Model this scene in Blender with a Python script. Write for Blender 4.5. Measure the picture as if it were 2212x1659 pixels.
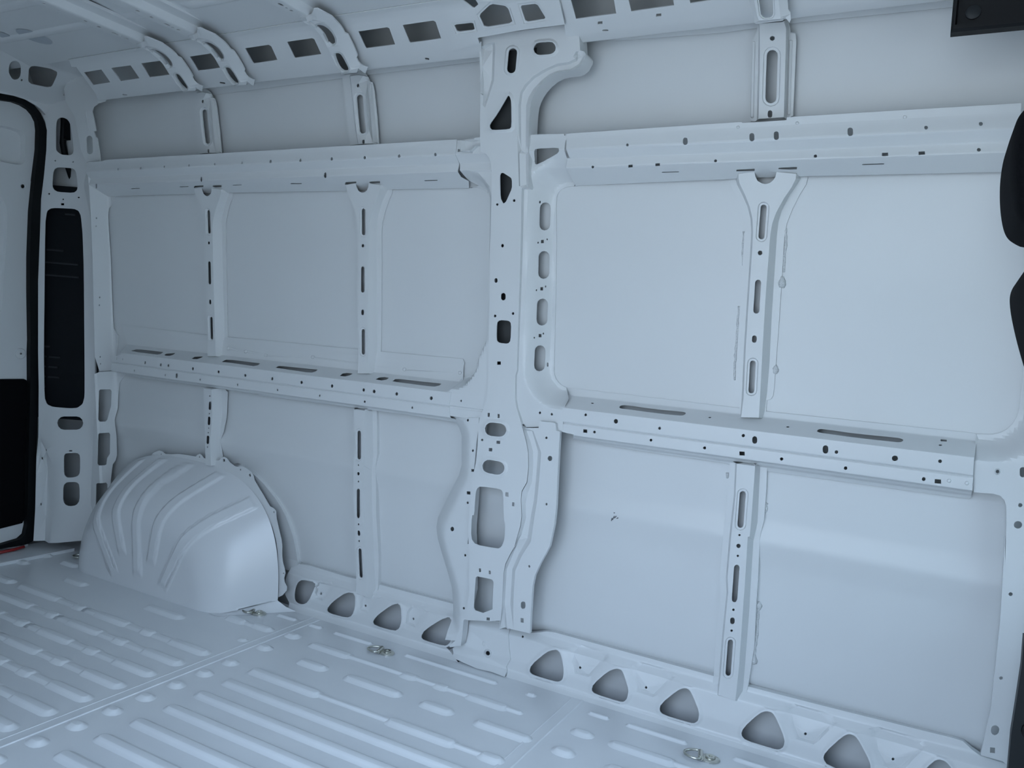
# Bare cargo-van load area seen from the side-door opening. Units: metres.
# X runs from the rear doors (-) to the cab (+), Y from the side door (0) to the far wall, Z up from the load floor.
import bpy, math, random
import numpy as np
from mathutils import Vector, Matrix
from mathutils.geometry import delaunay_2d_cdt

SC = bpy.context.scene
COL = SC.collection
for o_ in list(bpy.data.objects):
    bpy.data.objects.remove(o_)
random.seed(7)

# ---------------------------------------------------------------- camera
cam_data = bpy.data.cameras.new('camera')
cam_data.sensor_fit = 'HORIZONTAL'
cam_data.sensor_width = 36.0
cam_data.lens = 1700.0 / 2212.0 * 36.0
cam_data.clip_start = 0.02
cam = bpy.data.objects.new('camera', cam_data)
COL.objects.link(cam)
right = Vector((0.87901585, 0.46990983, 0.08072109))
up = Vector((-0.09640064, 0.00935519, 0.99529865))
back = Vector((0.46694545, -0.88266485, 0.05352297))
m_ = Matrix((right, up, back)).transposed().to_4x4()
m_.translation = Vector((0, 0, 1.0))
cam.matrix_world = m_
SC.camera = cam

# ---------------------------------------------------------------- sky, sun, exposure
world = bpy.data.worlds.new('overcast_sky')
SC.world = world
world.use_nodes = True
bg = world.node_tree.nodes['Background']
wn = world.node_tree
wt = wn.nodes.new('ShaderNodeTexCoord')
ws = wn.nodes.new('ShaderNodeSeparateXYZ')
wr = wn.nodes.new('ShaderNodeValToRGB')          # overcast: brighter and bluer towards the zenith
wr.color_ramp.elements[0].position = 0.0
wr.color_ramp.elements[0].color = (0.60, 0.72, 0.84, 1)
wr.color_ramp.elements[1].position = 0.75
wr.color_ramp.elements[1].color = (1.20, 1.60, 2.25, 1)
wn.links.new(wt.outputs['Generated'], ws.inputs['Vector'])
wn.links.new(ws.outputs['Z'], wr.inputs['Fac'])
wn.links.new(wr.outputs['Color'], bg.inputs['Color'])
bg.inputs['Strength'].default_value = 1.0
SC.view_settings.view_transform = 'Standard'
SC.view_settings.look = 'None'
SC.view_settings.gamma = 1.0
SC.view_settings.use_curve_mapping = False
SC.view_settings.exposure = 2.0
SC.cycles.max_bounces = 16
SC.cycles.diffuse_bounces = 12
SC.cycles.glossy_bounces = 6
SC.cycles.sample_clamp_indirect = 4.0
SC.cycles.caustics_reflective = False
SC.cycles.caustics_refractive = False

# side-door opening lets the sky in: a portal guides the sampling there, it gives no light of its own
pl = bpy.data.lights.new('door_portal', 'AREA')
pl.shape = 'RECTANGLE'
pl.size, pl.size_y = 1.24, 1.76
pl.cycles.is_portal = True
po = bpy.data.objects.new('door_portal', pl)
COL.objects.link(po)
po.location = (-0.46, -0.16, 0.86)
po.rotation_euler = (math.radians(90), 0, 0)

# ---------------------------------------------------------------- measured data (0.1 mm): sheet outlines in their own plane, profiles in metres
PROFILES = {
 'BR': [(1.842, 1.735), (1.8239, 1.7368), (1.8131, 1.74), (1.8044, 1.7473), (1.7976, 1.7557), (1.7806, 1.7725), (1.7644, 1.7855), (1.7447, 1.7992), (1.7253, 1.8108), (1.7033, 1.8196), (1.6717, 1.8264), (1.648, 1.8294), (1.6, 1.831), (1.3, 1.832)],
 'CR': [(1.9308, 1.77), (1.928, 1.791), (1.9267, 1.7936), (1.9238, 1.7933), (1.8496, 1.7597), (1.846, 1.7589), (1.8425, 1.7599), (1.822, 1.771), (1.7214, 1.8358), (1.7143, 1.8394), (1.7037, 1.8436), (1.696, 1.8456), (1.645, 1.853), (1.6, 1.856)],
 'CR2': [(1.93, 1.779), (1.927, 1.799), (1.9256, 1.8016), (1.9228, 1.8013), (1.8556, 1.7697), (1.852, 1.7688), (1.8482, 1.7694), (1.8338, 1.7746), (1.8265, 1.7779), (1.7215, 1.8361), (1.7143, 1.8394), (1.7037, 1.8436), (1.696, 1.8456), (1.645, 1.853), (1.6, 1.856)],
 'DO': [(-3.17, -0.05), (-3.17, 1.9)],
 'DP': [(-2.93, 1.99), (-3.12, 1.89), (-3.15, 1.87)],
 'FL': [(2.03, -0.05), (2.025, 0.25), (2.016, 0.6)],
 'FO': [(2.1, 0.02), (2.097, 0.165), (2.078, 0.25), (2.054, 0.4), (2.035, 0.49)],
 'FP': [(2.07, 0), (2.056, 0.157), (2.008, 0.4), (1.96, 0.75), (1.9512, 0.8), (1.9459, 0.83), (1.906, 1.3), (1.8795, 1.6)],
 'FR': [(2.0156, 0.735), (1.9938, 0.7462), (1.9864, 0.7491), (1.9511, 0.7589), (1.9481, 0.7607), (1.9469, 0.764), (1.9449, 0.79), (1.9383, 0.838), (1.9, 1.3), (1.8845, 1.44), (1.8822, 1.458), (1.8826, 1.4659), (1.886, 1.4811), (1.8859, 1.4847), (1.8838, 1.4876), (1.8664, 1.5024), (1.8644, 1.5053), (1.8642, 1.5089), (1.8689, 1.5301), (1.8694, 1.538), (1.8666, 1.575)],
 'G': [(2.06, 0.0), (2.0419, 0.0543), (2.0387, 0.0659), (2.0, 0.237), (1.955, 0.52), (1.935, 0.75), (1.922, 0.92), (1.887, 1.3), (1.862, 1.5), (1.842, 1.66), (1.8297, 1.769), (1.8274, 1.7808), (1.822, 1.8)],
 'HD': [(-3.14, 1.6), (-3.14, 1.765), (-3.1378, 1.7736), (-3.1311, 1.7795), (-3.0989, 1.7955), (-3.0807, 1.8036), (-2.9393, 1.8584), (-2.92, 1.8629), (-2.86, 1.868)],
 'JL': [(-2.68, 2.036), (-2.828, 2.032), (-2.834, 2.029), (-2.84, 2.022), (-2.855, 1.962), (-2.862, 1.955), (-2.95, 1.95)],
 'JM': [(-2.68, 1.984), (-2.84, 1.98), (-2.846, 1.976), (-2.852, 1.97), (-2.868, 1.914), (-2.874, 1.908), (-2.96, 1.903)],
 'JU': [(-2.7, 1.935), (-2.8, 1.928), (-2.815, 1.922), (-2.845, 1.895), (-2.93, 1.88)],
 'LF': [(2.0139, 0.7323), (2.0102, 0.7395), (2.0085, 0.7418), (2.006, 0.7432), (1.9929, 0.7481), (1.9904, 0.7495), (1.9884, 0.7516), (1.9873, 0.7533), (1.9853, 0.7553), (1.9826, 0.7563), (1.9489, 0.763), (1.9466, 0.7642), (1.9457, 0.7666), (1.9438, 0.7916), (1.9441, 0.7932), (1.9452, 0.7944), (1.946, 0.795), (1.9467, 0.796), (1.9459, 0.7969), (1.9437, 0.7981), (1.9417, 0.7999), (1.9408, 0.8025), (1.9366, 0.8354), (1.937, 0.838), (1.931, 0.92), (1.9, 1.3), (1.8854, 1.4603), (1.8829, 1.4626), (1.8826, 1.4659), (1.886, 1.4811), (1.8859, 1.4847), (1.8838, 1.4876), (1.8664, 1.5024), (1.8644, 1.5053), (1.8642, 1.5089), (1.8689, 1.5301), (1.8695, 1.538), (1.868, 1.564)],
 'LFl': [(2.045, 0.0), (2.031, 0.157), (1.983, 0.4), (1.945, 0.75), (1.932, 0.92), (1.9, 1.3), (1.8793, 1.562)],
 'LL': [(2.0139, 0.7323), (2.0102, 0.7395), (2.0085, 0.7418), (2.006, 0.7432), (1.9929, 0.7481), (1.9904, 0.7495), (1.9884, 0.7516), (1.9873, 0.7533), (1.9853, 0.7553), (1.9826, 0.7563), (1.9489, 0.763), (1.9466, 0.7642), (1.9457, 0.7666), (1.9438, 0.7916), (1.9441, 0.7932), (1.9452, 0.7944), (1.946, 0.795), (1.9467, 0.796), (1.9459, 0.7969), (1.9437, 0.7981), (1.9417, 0.7999), (1.9408, 0.8025), (1.9366, 0.8354), (1.937, 0.838), (1.939, 0.8397), (1.9963, 0.8668), (1.9983, 0.8685), (1.999, 0.8711), (1.9992, 0.9137), (1.9996, 0.9197), (2.0016, 0.9349)],
 'LR': [(2.0136, 0.7349), (2.0104, 0.74), (2.0085, 0.7421), (2.006, 0.7434), (1.993, 0.7475), (1.9905, 0.7488), (1.9884, 0.7508), (1.9874, 0.7523), (1.9853, 0.7543), (1.9827, 0.7553), (1.949, 0.7614), (1.9467, 0.7625), (1.9458, 0.7649), (1.9432, 0.7873), (1.9435, 0.7892), (1.9449, 0.7907), (1.9458, 0.7912), (1.9468, 0.7923), (1.9457, 0.7933), (1.944, 0.7941), (1.9421, 0.7957), (1.9412, 0.7981), (1.9369, 0.8313), (1.9373, 0.8338), (1.9393, 0.8355), (2.0005, 0.8635), (2.0027, 0.8652), (2.0038, 0.8677), (2.0062, 0.8786)],
 'S': [(2.17, -0.25), (2.16, 0), (2.145, 0.125), (2.109, 0.168), (2.09, 0.25), (2.065, 0.4), (2.051, 0.487), (2.03, 0.55), (2.0375, 0.602), (2.02, 0.75), (2.007, 0.92), (1.972, 1.3), (1.95, 1.48), (1.957, 1.56), (1.945, 1.66), (1.932, 1.8), (1.922, 1.85)],
 'SE': [(-3.145, -0.05), (-3.145, 1.9)],
 'SR': [(2.062, 0.0), (2.0754, 0.0083), (2.08, 0.0124), (2.081, 0.0136), (2.0823, 0.0162), (2.0823, 0.019), (2.0759, 0.0461), (2.0753, 0.054), (2.0797, 0.116), (2.0806, 0.1197), (2.0828, 0.1228), (2.0972, 0.1372), (2.0994, 0.1403), (2.1003, 0.144), (2.1017, 0.161), (2.1012, 0.1689), (2.085, 0.25)],
 'Sf': [(2.116, 0), (2.102, 0.157), (2.054, 0.4), (2.016, 0.75), (2.003, 0.92), (1.968, 1.3), (1.943, 1.5), (1.923, 1.66), (1.91, 1.8), (1.9053, 1.85)],
 'Sg': [(2.109, 0), (2.095, 0.157), (2.047, 0.4), (2.009, 0.75), (1.996, 0.92)],
 'WR': [(1.9532, 1.418), (1.9509, 1.4262), (1.9491, 1.4295), (1.9461, 1.4317), (1.8854, 1.4603), (1.8829, 1.4626), (1.8826, 1.4659), (1.886, 1.4811), (1.8859, 1.4847), (1.8838, 1.4876), (1.8664, 1.5024), (1.8644, 1.5053), (1.8642, 1.5089), (1.8689, 1.5301), (1.8695, 1.538), (1.868, 1.564)],
}
SHEETS = {
 'waist_right': {'p': 'WR', 'o': '-8899,1809 -4432,1849 -4419,1822 -3430,1832 -3425,1895 -3375,1896 1059,1899 1099,1251 1118,637 1118,282 862,262 -2957,287 -4776,259 -4934,248 -8293,152 -8874,136', 'sk': 0.003, 'H': [('-7139,1426 -7144,1404 -7162,1392 -7185,1393 -7204,1407 -7213,1429 -7210,1453 -7194,1467 -7171,1466 -7150,1450', 0), ('-5654,1415 -5660,1387 -5683,1367 -5712,1361 -5740,1370 -5759,1392 -5769,1420 -5780,1492 -5777,1522 -5759,1543 -5731,1550 -5701,1540 -5677,1517 -5664,1486', 0), ('-8103,861 -8116,836 -8139,819 -8161,820 -8173,838 -8174,863 -8168,884 -8151,896 -8129,896 -8110,882', 0), ('-7176,887 -7059,891 -7070,809 -7190,801', 0), ('-6473,897 -6355,902 -6358,827 -6480,820', 0), ('-4957,907 -4961,885 -4979,873 -5001,874 -5020,887 -5030,910 -5026,932 -5010,946 -4987,945 -4967,930', 0), ('-5943,600 -5935,582 -5950,564 -6368,565 -6376,583 -6360,601', 0), ('-4094,1429 -4098,1401 -4118,1381 -4147,1374 -4175,1383 -4196,1405 -4207,1435 -4218,1518 -4215,1548 -4197,1570 -4170,1577 -4140,1567 -4116,1543 -4105,1511', 0), ('-3554,1434 -3558,1406 -3577,1386 -3604,1380 -3631,1389 -3653,1410 -3664,1440 -3675,1529 -3672,1559 -3655,1580 -3628,1587 -3599,1577 -3576,1553 -3565,1522', 0), ('-1998,1448 -2002,1416 -2021,1396 -2048,1389 -2077,1399 -2099,1421 -2111,1454 -2119,1526 -2115,1558 -2097,1581 -2070,1588 -2040,1578 -2017,1553 -2006,1520', 0), ('-554,1494 -559,1469 -575,1454 -598,1455 -617,1472 -627,1498 -622,1524 -606,1539 -583,1537 -564,1520', 0), ('434,1517 429,1490 412,1475 390,1476 370,1494 361,1521 365,1548 382,1563 405,1562 425,1544', 0), ('-2720,932 -2724,908 -2740,895 -2762,896 -2781,911 -2790,935 -2787,958 -2771,972 -2749,971 -2729,956', 0), ('-1396,954 -1276,955 -1269,880 -1388,878', 0), ('-689,951 -569,952 -562,879 -682,877', 0), ('455,940 450,917 433,903 410,904 390,920 381,943 386,967 403,980 426,979 446,964', 0), ('-1351,659 -1340,640 -1351,621 -1780,620 -1791,639 -1780,658', 0), ('-4538,595 -4111,615 -4123,523 -4548,533', 0), ('-3570,618 -3156,632 -3173,539 -3332,537 -3576,568', 0)], 'L': [('-972,1751 -978,1728 -998,1714 -1024,1716 -1047,1732 -1057,1756 -1051,1779 -1032,1793 -1005,1791 -983,1775', 0.0), ('-989,1744 -993,1730 -1004,1723 -1018,1723 -1031,1733 -1037,1746 -1034,1760 -1023,1767 -1008,1767 -995,1757', 0.003), ('-4459,1733 -4466,1710 -4487,1697 -4514,1699 -4538,1714 -4549,1737 -4542,1759 -4521,1772 -4493,1770 -4470,1755', 0), ('-4475,1725 -4478,1713 -4488,1706 -4502,1707 -4514,1715 -4519,1727 -4516,1738 -4505,1745 -4492,1744 -4480,1736', 0.003), ('-3150,1752 -3157,1731 -3176,1719 -3202,1720 -3224,1735 -3234,1757 -3228,1778 -3208,1790 -3182,1789 -3160,1774', 0), ('-3166,1745 -3169,1734 -3179,1728 -3192,1729 -3203,1736 -3208,1747 -3205,1758 -3195,1764 -3182,1763 -3171,1756', 0.003)]},
 'waist_left': {'p': 'WR', 'o': '-28618,1775 -27689,1776 -27662,1816 -12244,1824 -12219,1194 -12229,645 -12076,451 -12233,142 -15051,161 -16796,147 -20682,183 -21861,190 -23682,174 -27649,154 -29000,134 -28746,782', 'sk': 0.003, 'H': [('-26723,1428 -26730,1401 -26757,1384 -26785,1385 -26805,1403 -26817,1431 -26819,1460 -26803,1478 -26774,1477 -26743,1458', 0), ('-25474,1431 -25480,1404 -25503,1388 -25530,1389 -25552,1406 -25564,1434 -25567,1463 -25551,1480 -25523,1479 -25494,1461', 0), ('-24220,1432 -24225,1406 -24246,1391 -24272,1391 -24294,1408 -24307,1435 -24309,1464 -24293,1481 -24267,1480 -24239,1461', 0), ('-22973,1441 -22975,1414 -22995,1399 -23020,1400 -23041,1416 -23056,1444 -23057,1471 -23043,1488 -23017,1487 -22990,1469', 0), ('-21714,1442 -21716,1416 -21734,1401 -21759,1402 -21779,1418 -21793,1445 -21794,1472 -21780,1488 -21756,1487 -21730,1470', 0), ('-20455,1441 -20456,1416 -20474,1401 -20497,1402 -20517,1418 -20530,1444 -20531,1471 -20518,1487 -20494,1486 -20470,1468', 0), ('-19168,1446 -19172,1412 -19199,1393 -19233,1394 -19263,1415 -19281,1450 -19281,1485 -19259,1506 -19224,1505 -19189,1482', 0), ('-17901,1440 -17906,1408 -17932,1389 -17964,1390 -17992,1411 -18009,1445 -18009,1479 -17988,1500 -17954,1498 -17921,1476', 0), ('-16636,1433 -16642,1402 -16670,1383 -16701,1385 -16725,1405 -16739,1437 -16738,1471 -16718,1491 -16686,1490 -16655,1468', 0), ('-15369,1424 -15376,1394 -15406,1376 -15435,1377 -15455,1397 -15466,1428 -15465,1461 -15446,1480 -15416,1479 -15386,1457', 0), ('-14106,1420 -14113,1391 -14142,1373 -14170,1374 -14187,1394 -14198,1424 -14197,1456 -14179,1475 -14150,1473 -14122,1452', 0), ('-12850,1414 -12858,1386 -12885,1368 -12912,1370 -12927,1389 -12937,1418 -12935,1448 -12917,1467 -12890,1466 -12863,1445', 0), ('-28439,686 -28482,658 -28528,639 -28564,632 -28582,640 -28575,661 -28546,689 -28338,853 -28318,872 -28297,884 -28269,888 -28241,883 -28221,870 -28230,850', 0), ('-22540,854 -22561,835 -22593,819 -22622,814 -22638,821 -22639,838 -22630,857 -22644,962 -22644,979 -22631,991 -22609,995 -22585,990 -22563,977 -22551,959', 0), ('-17019,846 -17043,821 -17078,799 -17110,792 -17129,801 -17130,824 -17121,849 -17126,949 -17125,970 -17110,985 -17086,990 -17058,984 -17034,967 -17021,946', 0), ('-26128,576 -26132,556 -26175,536 -26635,536 -26631,556 -26587,577', 0), ('-23500,604 -23502,585 -23539,566 -23991,561 -23989,580 -23951,600', 0), ('-20907,605 -20906,587 -20940,568 -21357,564 -21357,582 -21323,601', 0), ('-18267,584 -18266,560 -18305,537 -18743,553 -18743,577 -18704,600', 0), ('-13087,546 -13083,525 -13110,504 -13545,505 -13549,526 -13521,547', 0), ('-23192,620 -22719,623 -22810,535 -23318,499', 0), ('-22290,609 -21842,612 -21965,488 -22253,484 -22359,540', 0), ('-16482,571 -16032,583 -16091,499 -16576,441', 0), ('-15551,559 -15135,571 -15207,461 -15505,449 -15593,498', 0)]},
 'lower_right': {'p': 'LR', 'o': '-8976,2443 -8911,2443 -8030,2437 -4569,2401 -4165,2397 -3456,2386 979,2408 1024,2352 977,1440 1017,762 1039,59 1005,0 -3985,-43 -4446,33 -6797,36 -8551,90 -8493,297 -8298,776 -8611,801 -8620,1151 -8647,1619', 'sk': 0.003, 'H': [('-7933,1400 -7939,1377 -7957,1361 -7980,1358 -7999,1370 -8007,1391 -8001,1414 -7983,1430 -7960,1433 -7941,1421', 0), ('-7054,1331 -7064,1293 -7092,1267 -7128,1263 -7158,1282 -7171,1317 -7161,1355 -7133,1381 -7097,1385 -7067,1366', 0), ('-5894,1292 -5899,1268 -5917,1252 -5940,1249 -5959,1261 -5967,1283 -5961,1307 -5944,1324 -5921,1327 -5902,1315', 0), ('-4722,900 -4727,877 -4745,860 -4769,857 -4788,869 -4797,890 -4791,914 -4773,930 -4750,933 -4730,922', 0), ('-6106,913 -6112,890 -6130,874 -6153,871 -6173,882 -6181,903 -6175,925 -6157,941 -6134,944 -6115,933', 0), ('-7666,925 -7672,902 -7690,886 -7713,883 -7732,894 -7740,915 -7734,939 -7716,955 -7693,958 -7674,946', 0), ('-8028,955 -7913,960 -7909,871 -8024,866', 0), ('-7920,1948 -7920,1931 -7935,1917 -7958,1911 -7981,1916 -7994,1930 -7993,1947 -7979,1961 -7955,1966 -7933,1961', 0), ('-4735,1915 -4738,1899 -4754,1885 -4776,1880 -4796,1884 -4807,1896 -4804,1912 -4788,1926 -4766,1931 -4746,1927', 0), ('-7177,1906 -7175,1966 -7142,2011 -7079,2040 -6839,2044 -6428,2021 -6055,2018 -5717,2035 -5521,2040 -5463,2035 -5424,2015 -5405,1980 -5404,1935 -5423,1881 -5460,1844 -5515,1824 -5725,1811 -6096,1807 -6444,1812 -6769,1826 -6978,1832 -7067,1831 -7128,1842 -7162,1865', 0), ('-3804,1373 -3810,1348 -3828,1331 -3853,1327 -3873,1340 -3882,1363 -3877,1388 -3858,1405 -3834,1408 -3813,1396', 0), ('-3510,1272 -3516,1240 -3535,1215 -3564,1203 -3593,1207 -3616,1227 -3626,1256 -3630,1317 -3624,1349 -3605,1374 -3576,1386 -3547,1381 -3524,1362 -3514,1332', 0), ('-1912,1260 -1917,1226 -1937,1199 -1966,1186 -1996,1191 -2020,1212 -2030,1243 -2036,1308 -2030,1342 -2010,1368 -1982,1381 -1951,1377 -1928,1356 -1917,1324', 0), ('-1698,1260 -1703,1235 -1721,1217 -1744,1213 -1765,1226 -1774,1249 -1769,1275 -1751,1293 -1727,1296 -1707,1284', 0), ('-467,1291 -468,1269 -477,1249 -492,1233 -511,1223 -532,1219 -552,1224 -570,1236 -582,1253 -587,1274 -586,1296 -577,1316 -562,1332 -543,1343 -522,1346 -502,1341 -484,1329 -472,1312', 0), ('388,1350 384,1326 367,1309 344,1306 325,1317 315,1340 320,1364 337,1381 360,1384 379,1373', 0), ('-3910,926 -3785,933 -3778,838 -3903,830', 0), ('-2884,884 -2890,860 -2907,842 -2931,839 -2951,851 -2959,873 -2954,898 -2936,915 -2913,919 -2893,907', 0), ('-1475,874 -1480,848 -1497,830 -1521,826 -1541,839 -1550,862 -1545,888 -1527,906 -1504,910 -1484,897', 0), ('116,867 111,840 94,822 71,818 51,831 42,855 46,881 63,900 86,904 107,891', 0), ('288,894 410,901 419,809 297,802', 0), ('326,2143 445,2155 447,2066 328,2053', 0), ('363,1885 357,1865 340,1848 319,1843 301,1849 294,1866 300,1886 317,1902 339,1908 356,1901', 0), ('-2856,1899 -2860,1881 -2877,1866 -2899,1860 -2919,1866 -2929,1880 -2925,1898 -2909,1912 -2886,1918 -2866,1913', 0), ('-2227,1892 -2205,1947 -2159,1978 -2091,1985 -1888,1978 -1555,1957 -1178,1957 -761,1979 -523,1982 -458,1966 -420,1939 -407,1900 -415,1857 -443,1811 -484,1784 -540,1775 -765,1767 -1166,1760 -1547,1764 -1907,1779 -2114,1791 -2164,1798 -2201,1817 -2226,1849', 0)], 'L': [('607,907 602,875 582,853 555,849 531,864 519,893 525,925 545,947 572,951 596,936', 0), ('586,910 583,894 572,883 558,880 545,888 539,903 542,919 553,931 567,933 580,925', 0.003), ('943,908 938,877 918,855 891,850 868,866 856,894 862,926 881,948 908,952 932,937', 0), ('921,911 918,895 908,884 894,882 881,890 875,904 878,920 889,932 903,934 915,926', 0.003)]},
 'lower_left': {'p': 'LL', 'o': '-28055,3001 -23206,2909 -22143,2907 -20630,2922 -16262,2924 -15316,2922 -12317,2935 -12242,2835 -12253,2695 -12231,2234 -12201,1624 -12289,1123 -12252,827 -12109,405 -12184,219 -14093,316 -16143,275 -20768,84 -20352,305 -24621,282 -27427,258 -27711,820 -27654,1379 -27043,1464', 'sk': 0.003, 'H': [('-26816,1797 -26662,1960 -26393,1989 -25174,1991 -25128,1817 -25233,1744 -26300,1753', 0), ('-24898,1777 -24907,1903 -24558,2013 -24504,1885 -24558,1769 -24775,1737', 0), ('-23409,1756 -23402,1902 -23065,2010 -23043,1880 -23124,1762 -23307,1736', 0), ('-21904,1775 -21868,1960 -21567,2000 -20233,1978 -20200,1832 -20318,1732 -21406,1778', 0), ('-19379,1807 -19341,1937 -19185,1969 -17676,2003 -17646,1892 -17716,1768 -17942,1739 -19187,1800', 0), ('-16572,1764 -16579,1938 -16444,2011 -16222,2014 -16223,1882 -16347,1768', 0), ('-15165,1810 -15129,1945 -14959,2024 -14777,2004 -14778,1869 -14916,1780', 0), ('-14534,1822 -14513,1968 -14364,2009 -12837,2015 -12839,1886 -12945,1790 -13165,1773 -14328,1800', 0), ('-26920,1316 -26932,1286 -26958,1266 -26988,1263 -27010,1279 -27017,1308 -27004,1338 -26979,1358 -26949,1360 -26926,1344', 0), ('-25647,1311 -25659,1279 -25688,1258 -25720,1255 -25745,1272 -25753,1302 -25740,1334 -25712,1356 -25679,1359 -25654,1342', 0), ('-24773,1303 -24787,1269 -24817,1245 -24853,1242 -24880,1260 -24889,1293 -24875,1327 -24844,1350 -24809,1353 -24781,1335', 0), ('-24360,1313 -24373,1281 -24403,1260 -24438,1257 -24465,1273 -24474,1303 -24461,1334 -24431,1356 -24395,1359 -24368,1342', 0), ('-23071,1310 -23083,1277 -23112,1254 -23146,1251 -23172,1269 -23180,1300 -23167,1334 -23139,1356 -23105,1359 -23079,1342', 0), ('-21770,1314 -21783,1281 -21814,1259 -21850,1255 -21878,1272 -21887,1303 -21874,1336 -21844,1358 -21808,1361 -21780,1344', 0), ('-20482,1309 -20494,1277 -20523,1255 -20557,1252 -20584,1268 -20593,1299 -20581,1331 -20552,1352 -20518,1355 -20491,1339', 0), ('-26301,910 -26309,885 -26330,869 -26355,867 -26375,880 -26382,902 -26374,927 -26353,943 -26328,945 -26308,932', 0), ('-24582,903 -24590,880 -24609,864 -24633,862 -24652,874 -24659,896 -24651,920 -24632,936 -24608,938 -24589,926', 0), ('-22744,909 -22751,884 -22769,867 -22791,865 -22809,878 -22816,902 -22809,927 -22791,944 -22768,946 -22750,933', 0), ('-20888,906 -20895,879 -20915,861 -20939,858 -20959,873 -20967,898 -20959,925 -20940,943 -20915,946 -20896,931', 0), ('-23959,892 -23967,872 -23987,856 -24016,848 -24044,851 -24064,863 -24071,882 -24071,976 -24063,996 -24042,1012 -24014,1020 -23986,1017 -23965,1005 -23958,986', 0), ('-27339,1394 -27242,1401 -27253,1284 -27351,1275', 0), ('-19235,1309 -19247,1276 -19274,1253 -19307,1250 -19333,1268 -19341,1299 -19330,1333 -19303,1356 -19270,1359 -19244,1341', 0), ('-17938,1312 -17949,1279 -17978,1257 -18012,1254 -18040,1271 -18049,1302 -18038,1335 -18009,1357 -17974,1360 -17947,1343', 0), ('-16655,1320 -16666,1285 -16693,1262 -16726,1259 -16752,1277 -16762,1309 -16751,1343 -16724,1367 -16691,1370 -16665,1352', 0), ('-15386,1324 -15396,1290 -15422,1267 -15453,1264 -15478,1282 -15487,1313 -15477,1347 -15451,1370 -15420,1373 -15395,1355', 0), ('-14972,1318 -14983,1282 -15013,1258 -15049,1254 -15079,1273 -15089,1306 -15078,1342 -15048,1366 -15012,1370 -14982,1351', 0), ('-14118,1330 -14129,1297 -14155,1275 -14187,1271 -14214,1288 -14224,1319 -14213,1352 -14187,1374 -14154,1377 -14128,1361', 0), ('-12857,1331 -12867,1297 -12894,1273 -12928,1270 -12955,1287 -12965,1319 -12955,1354 -12928,1377 -12895,1380 -12867,1363', 0), ('-19036,914 -19043,890 -19061,874 -19084,872 -19102,884 -19110,906 -19103,930 -19085,946 -19062,949 -19043,936', 0), ('-17203,916 -17209,893 -17226,878 -17247,875 -17264,887 -17271,909 -17265,932 -17248,948 -17227,950 -17210,938', 0), ('-15370,920 -15376,895 -15394,879 -15417,876 -15436,889 -15444,912 -15437,936 -15419,953 -15397,956 -15378,943', 0), ('-13568,930 -13573,906 -13590,890 -13611,888 -13629,900 -13636,922 -13630,946 -13614,962 -13593,964 -13575,952', 0)], 'L': [('-20163,2428 -20177,2386 -20222,2358 -20279,2353 -20328,2374 -20350,2413 -20336,2455 -20291,2483 -20234,2488 -20185,2467', 0), ('-20161,2424 -20170,2397 -20199,2378 -20236,2375 -20268,2389 -20281,2414 -20272,2441 -20244,2460 -20207,2463 -20175,2449', 0.0035), ('-18037,2526 -18050,2486 -18090,2459 -18144,2455 -18189,2475 -18210,2512 -18197,2553 -18156,2580 -18102,2584 -18057,2564', 0), ('-18036,2523 -18044,2497 -18070,2479 -18105,2476 -18134,2490 -18147,2514 -18139,2540 -18112,2558 -18078,2561 -18049,2547', 0.0035), ('-14308,2448 -14319,2411 -14354,2385 -14400,2381 -14440,2400 -14458,2435 -14447,2473 -14411,2498 -14365,2502 -14325,2483', 0), ('-14309,2445 -14316,2420 -14339,2404 -14369,2401 -14395,2413 -14406,2436 -14399,2461 -14376,2477 -14346,2480 -14321,2467', 0.0035), ('-12288,2525 -12298,2489 -12331,2464 -12374,2460 -12410,2478 -12427,2512 -12417,2548 -12384,2573 -12341,2577 -12305,2558', 0), ('-12291,2521 -12297,2498 -12319,2482 -12346,2480 -12370,2491 -12381,2513 -12374,2537 -12353,2553 -12325,2555 -12302,2543', 0.0035), ('-21997,2520 -22012,2477 -22059,2448 -22120,2443 -22172,2465 -22195,2505 -22180,2548 -22133,2578 -22071,2582 -22019,2560', 0), ('-21993,2517 -22003,2489 -22033,2470 -22073,2467 -22107,2481 -22121,2507 -22111,2535 -22081,2554 -22041,2557 -22008,2543', 0.0035), ('-21122,2479 -21136,2437 -21182,2408 -21242,2403 -21292,2425 -21314,2464 -21300,2507 -21254,2536 -21194,2540 -21144,2519', 0), ('-21119,2475 -21128,2448 -21158,2429 -21196,2426 -21229,2440 -21243,2466 -21234,2493 -21204,2512 -21166,2515 -21133,2501', 0.0035)]},
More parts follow.
